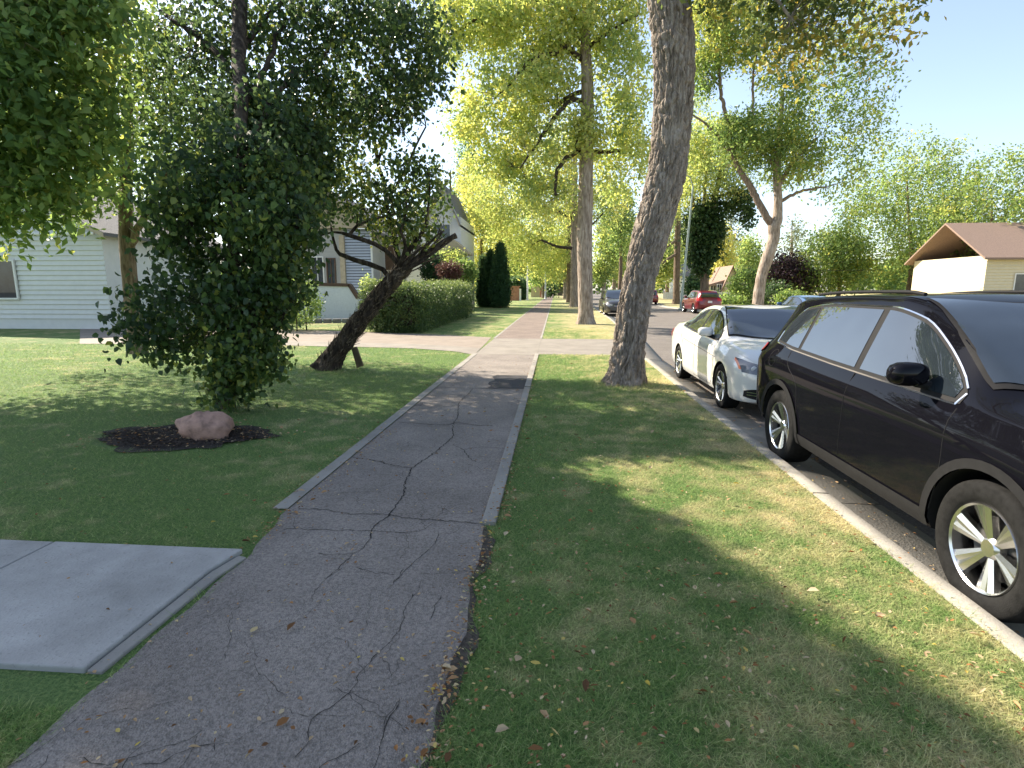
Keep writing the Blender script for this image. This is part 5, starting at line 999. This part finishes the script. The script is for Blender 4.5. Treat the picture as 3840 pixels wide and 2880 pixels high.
    if S.get('clad'):     # black plastic lower cladding and arch flares
        for sy in (1, -1):
            side(lambda x: .30 if abs(abs(x)-wb/2) > ar else .9, lambda x: .40, -wb/2+ar+.02, wb/2-ar-.02, sy, 'sill_cladding', 'plastic', .010, 14, 3)
            for sx in (1, -1):
                rows = []
                for rr in (ar+.0, ar+.025, ar+.055):
                    rows.append([(sx*wb/2+S.get('off', 0)+rr*math.cos(a), sy*3, max(.27, rt+rr*math.sin(a))) for a in np.linspace(-.12, math.pi+.12, 26)])
                patch('arch_flare', rows, (0, -sy, 0), 'plastic', .016)
    if S.get('fuel'):
        sy = S['fuel'][2]; P_ = []
        for a in np.linspace(0, 2*math.pi, 25): h_, nn = hit((S['fuel'][0]+.085*math.cos(a), sy*3, S['fuel'][1]+.085*math.sin(a)), (0, -sy, 0)); P_.append(h_)
        MB().tube(P_, .003, 5).build('fuel_flap', M['plastic'], root)
    # wheels
    for sx in (1, -1):
        for sy in (1, -1):
            c = Vector((sx*wb/2+S.get('off', 0), sy*tr, rt)); Mx = Matrix.Translation(c) @ (Matrix.Rotation(math.pi, 4, 'Z') if sy < 0 else Matrix.Identity(4)); hw = tw_/2; rr = rt*S.get('rimf', .66)
            wo = MB().lathe([(.0, .02), (rr*.72, .02), (rr*.72, -.02), (0, -.02)], 28, Mx).build('wheel', M['dark_alloy'], root, True)
            MB().lathe([(rr, -hw*.8), (rr+.02, -hw), (rt*.93, -hw*1.0), (rt*.985, -hw*.88), (rt, -hw*.6), (rt, hw*.6), (rt*.985, hw*.88), (rt*.93, hw), (rt*.80, hw*1.04), (rr+.02, hw*.98), (rr, hw*.85), (rr*.97, hw*.5), (rr*.97, -hw*.7), (rr, -hw*.8)], 56, Mx).build('tyre', M['rubber'], wo, True, sharp=50)
            rm = MB().lathe([(rr*1.005, hw*.86), (rr*.985, hw*.94), (rr*.94, hw*.86), (rr*.93, hw*.3), (rr*.93, -hw*.5)], 48, Mx); ns = S.get('spokes', 5)
            for k_ in range(ns):
                for dd in S.get('split', (0,)):
                    a0 = 2*math.pi*k_/ns+.3; a1 = a0+dd; w0, w1 = S.get('sw', (.035, .05)); d0 = Vector((math.cos(a0+dd*.35), 0, math.sin(a0+dd*.35)))*.05; d1 = Vector((math.cos(a1), 0, math.sin(a1)))*rr*.955; t_ = (d1-d0).normalized(); n_ = Vector((-t_.z, 0, t_.x))
                    y0, y1 = hw*.50, hw*.80; A = [d0+n_*w0+Vector((0, y0, 0)), d1+n_*w1+Vector((0, y1, 0)), d1-n_*w1+Vector((0, y1, 0)), d0-n_*w0+Vector((0, y0, 0))]; mid = [(d0+d1)/2*1.0+Vector((0, (y0+y1)/2+.012, 0))]
                    B_ = [p-Vector((0, .035, 0)) for p in A]; cz = [d0*1.0+Vector((0, y0+.012, 0)), d1+Vector((0, y1+.008, 0))]
                    Vv = [Mx @ p for p in A+B_+cz]; rm.add(Vv, [(0, 1, 9, 8), (8, 9, 2, 3), (0, 4, 5, 1), (2, 6, 7, 3), (1, 5, 6, 2), (4, 7, 6, 5), (1, 2, 9), (0, 8, 3), (0, 3, 7, 4)])
            rm.lathe([(0, hw*.66), (.045, hw*.64), (.062, hw*.5), (.066, hw*.2)], 20, Mx); rm.build('rim', M[rim], wo, True, sharp=25)
    return root
z_lin = lambda a, b_: (lambda t_: a+(b_-a)*t_)
SEDAN = dict(wb=2.776, track=.80, rt=.325, tw=.225, rimf=.70, spokes=5, split=(-.21, .21), sw=(.016, .024), gap=.04,
    top=[(-2.48, .80), (-2.46, .98), (-2.40, 1.06), (-2.2, 1.10), (-1.80, 1.145), (-1.55, 1.20), (-1.2, 1.325), (-.8, 1.42), (-.3, 1.465), (.1, 1.46), (.40, 1.41), (.75, 1.27), (1.10, 1.10), (1.30, 1.015), (1.5, .985), (1.9, .91), (2.15, .84), (2.30, .76), (2.38, .68), (2.42, .58)],
    bot=[(-2.48, .52), (-2.44, .36), (-2.3, .27), (-1.9, .22), (0, .19), (1.9, .20), (2.2, .22), (2.36, .25), (2.42, .32)],
    belt=[(-2.48, .78), (-2.4, .93), (-2.0, 1.0), (-1.3, 1.01), (-.6, .985), (.2, .955), (.9, .925), (1.3, .90), (1.8, .84), (2.15, .755), (2.3, .69), (2.42, .56)],
    w=[(-2.48, .58), (-2.42, .76), (-2.28, .87), (-1.9, .915), (-1.0, .925), (.5, .925), (1.4, .925), (1.9, .905), (2.15, .85), (2.3, .74), (2.38, .62), (2.42, .50)],
    ws=[(-2.48, .55), (-2.4, .72), (-2.2, .80), (-1.6, .84), (-.8, .862), (.4, .868), (1.2, .86), (1.7, .83), (2.1, .77), (2.3, .66), (2.42, .45)],
    wr=[(-2.48, .5), (-2.0, .6), (-1.4, .60), (-.8, .60), (-.2, .61), (.4, .62), (.9, .66), (1.3, .70), (2.42, .45)],
    win=dict(x=(-1.42, .92), bot=[(-1.5, 1.055), (-.6, 1.015), (.4, .985), (.95, .97)], top=[(-1.46, 1.065), (-1.25, 1.16), (-.9, 1.285), (-.5, 1.355), (-.1, 1.375), (.2, 1.355), (.5, 1.26), (.75, 1.12), (.95, .985)], panes=[(-1.40, -.16), (-.08, .90)]),
    seams=[[(-.12, 1.0), (-.14, .7), (-.18, .45), (-.2, .28)], [(.98, .93), (1.02, .7), (.98, .45), (.9, .30)], [(-1.22, 1.02), (-1.16, .85), (-1.0, .72), (-.98, .62)], [(-.2, .27), (.4, .265), (.9, .28)], [(-1.0, .82), (0, .77), (1.1, .72)]],
    handles=[(-.42, .855), (-1.28, .885)], mirror=(.62, 1.0), headlight=dict(y=(.40, .855), z0=z_lin(.585, .64), z1=z_lin(.655, .80)), amber=True, tail=(.45, .80, .74, .92), tail_side=(-2.30, -2.05, .78, .93), fog=(.42, .83, .30, .44),
    screen=dict(x0=1.33, x1=.44, w0=.72, w1=.535, bow=.26), rear=dict(w0=.62, w1=.50, z0=1.17, z1=1.38), grille=(.40, .50, .64), lower=(.36, .26, .33), plate=.72, sunroof=(-.25, .08, .32), chrome=1)
SUV = dict(wb=2.70, track=.80, rt=.362, tw=.235, rimf=.66, spokes=6, split=(-.12, .12), sw=(.018, .034), gap=.055, clad=True, fuel=(-1.62, 1.02, -1),
    top=[(-2.30, .72), (-2.28, .95), (-2.24, 1.08), (-2.14, 1.26), (-1.98, 1.47), (-1.82, 1.60), (-1.5, 1.65), (-.8, 1.68), (-.1, 1.685), (.25, 1.64), (.6, 1.50), (1.0, 1.27), (1.22, 1.16), (1.5, 1.12), (1.9, 1.05), (2.12, .97), (2.24, .86), (2.30, .72)],
    bot=[(-2.30, .58), (-2.26, .45), (-2.1, .36), (-1.7, .30), (0, .26), (1.7, .27), (2.1, .33), (2.25, .38), (2.30, .46)],
    belt=[(-2.30, .70), (-2.24, 1.02), (-2.1, 1.10), (-1.5, 1.12), (-.5, 1.08), (.5, 1.05), (1.2, 1.03), (1.7, .99), (2.1, .88), (2.24, .80), (2.30, .68)],
    w=[(-2.30, .66), (-2.25, .78), (-2.12, .88), (-1.8, .925), (-1.0, .93), (1.0, .93), (1.7, .92), (2.0, .86), (2.2, .72), (2.30, .56)],
    ws=[(-2.30, .60), (-2.2, .76), (-2.0, .83), (-1.4, .865), (.4, .87), (1.2, .86), (1.8, .82), (2.1, .72), (2.30, .5)],
    wr=[(-2.30, .5), (-2.0, .60), (-1.6, .64), (-.5, .66), (.3, .66), (.9, .70), (1.3, .74), (2.3, .5)],
    win=dict(x=(-1.72, .95), bot=[(-1.74, 1.20), (-1.3, 1.165), (-.5, 1.13), (.5, 1.10), (1.0, 1.085)], top=[(-1.74, 1.235), (-1.62, 1.40), (-1.4, 1.515), (-.8, 1.56), (-.1, 1.56), (.3, 1.50), (.6, 1.36), (.85, 1.20), (.98, 1.10)], panes=[(-1.70, -1.18), (-1.12, -.16), (-.08, .92)]),
    seams=[[(-.12, 1.1), (-.14, .7), (-.16, .42)], [(.98, 1.04), (1.0, .7), (.94, .42)], [(-1.30, 1.12), (-1.24, 1.0), (-1.0, .86), (-.94, .62), (-.92, .42)]],
    handles=[(-.38, .98), (-1.15, 1.0)], mirror=(.66, 1.13), headlight=dict(y=(.42, .80), z0=z_lin(.88, .88), z1=z_lin(.94, .97)), tail=(.60, .80, .98, 1.10), tail_side=(-2.22, -2.02, 1.01, 1.13), fog=(.45, .75, .52, .66), ts=.25,
    screen=dict(x0=1.25, x1=.36, w0=.72, w1=.56, bow=.22), rear=dict(w0=.62, w1=.54, z0=1.18, z1=1.50), grille=(.55, .72, .84), lower=(.45, .42, .52), plate=.78, rails=(-1.5, .1, .56), chrome=2)
VAN = dict(wb=3.08, track=.80, rt=.335, tw=.225, rimf=.62, spokes=9, sw=(.014, .016), gap=.04,
    top=[(-2.58, .8), (-2.55, 1.1), (-2.48, 1.4), (-2.35, 1.66), (-2.1, 1.72), (-1.0, 1.745), (0, 1.74), (.5, 1.69), (.9, 1.56), (1.4, 1.30), (1.75, 1.13), (2.0, 1.07), (2.3, .98), (2.48, .86), (2.58, .70)],
    bot=[(-2.58, .5), (-2.5, .32), (-2.2, .25), (0, .2), (2.1, .22), (2.45, .25), (2.58, .34)],
    belt=[(-2.58, .78), (-2.5, 1.0), (-2.2, 1.06), (-1, 1.05), (.5, 1.02), (1.5, .99), (2.1, .92), (2.45, .80), (2.58, .66)],
    w=[(-2.58, .78), (-2.5, .9), (-2.2, .97), (-1, .99), (1.2, .99), (1.9, .96), (2.3, .86), (2.5, .72), (2.58, .6)], ws=[(-2.58, .74), (-2.4, .86), (-1.5, .92), (1.0, .92), (1.8, .88), (2.3, .76), (2.58, .55)], wr=[(-2.58, .66), (-2.2, .74), (-1, .76), (.5, .74), (1.2, .78), (2.58, .55)],
    win=dict(x=(-2.2, 1.35), bot=[(-2.3, 1.12), (0, 1.09), (1.4, 1.06)], top=[(-2.25, 1.5), (-2.1, 1.6), (-1, 1.63), (.3, 1.60), (.8, 1.44), (1.2, 1.2), (1.4, 1.08)], panes=[(-2.18, -1.1), (-1.0, 0.05), (.15, 1.3)]),
    seams=[[(.1, 1.05), (.1, .6), (.08, .3)], [(1.2, 1.0), (1.22, .6), (1.15, .3)], [(-1.05, 1.05), (-1.0, .7), (-1.0, .3)]], handles=[(-.1, .92), (.3, .92)], mirror=(.95, 1.1),
    headlight=dict(y=(.42, .80), z0=z_lin(.66, .68), z1=z_lin(.80, .86)), tail=(.72, .86, .9, 1.25), fog=None, screen=dict(x0=1.72, x1=.62, w0=.80, w1=.68, bow=.28), rear=dict(w0=.74, w1=.66, z0=1.12, z1=1.52), grille=(.38, .60, .76), lower=(.55, .30, .40), plate=.8, chrome=0)
ESC = dict(SUV); ESC.update(clad=False, fuel=None, chrome=0, tail=(.52, .84, .92, 1.12), tail_side=(-2.2, -2.0, .95, 1.12), plate=.86, rimf=.66, spokes=5, split=(0,), sw=(.03, .04), tw=.235, rails=None, fog=None)
MINI = dict(VAN); MINI.update(tail=(.70, .88, .9, 1.3), plate=.95)
Hd = -math.pi/2
car(SEDAN, (3.33, 9.60, ROAD_Z), Hd, 'white four-door sedan with sunroof parked at the kerb beside the big leaning tree', 'white_paint', name='sedan')
car(SUV, (3.17, 4.28, ROAD_Z), Hd, 'black sport utility vehicle parked in front of the white sedan, cut by the right edge', 'black_paint', name='sport_utility_vehicle')
car(VAN, (4.15, 38.9, ROAD_Z), Hd, 'dark grey minivan facing the viewer, half hidden by the big leaning trunk', 'grey_paint', name='minivan', cat='van')
car(ESC, (5.0, 46.5, ROAD_Z), Hd, 'navy blue car parked behind the grey minivan', 'navy_paint', name='parked_car', group='cars parked along the road')
car(ESC, (10.95, 43.3, ROAD_Z), math.pi/2+.04, 'bright red sport utility vehicle seen from behind across the road, nearer of two', 'red_paint', name='sport_utility_vehicle', group='red cars seen from behind')
car(MINI, (11.0, 68.5, ROAD_Z), math.pi/2, 'red minivan seen from behind at the far bend, beyond the nearer red car', 'red_paint', name='minivan', cat='van', group='red cars seen from behind')
car(SEDAN, (11.7, 27.2, ROAD_Z), math.pi/2, 'blue sedan parked on the far side of the road at the right edge', 'blue_paint', name='sedan', group='cars parked along the road')
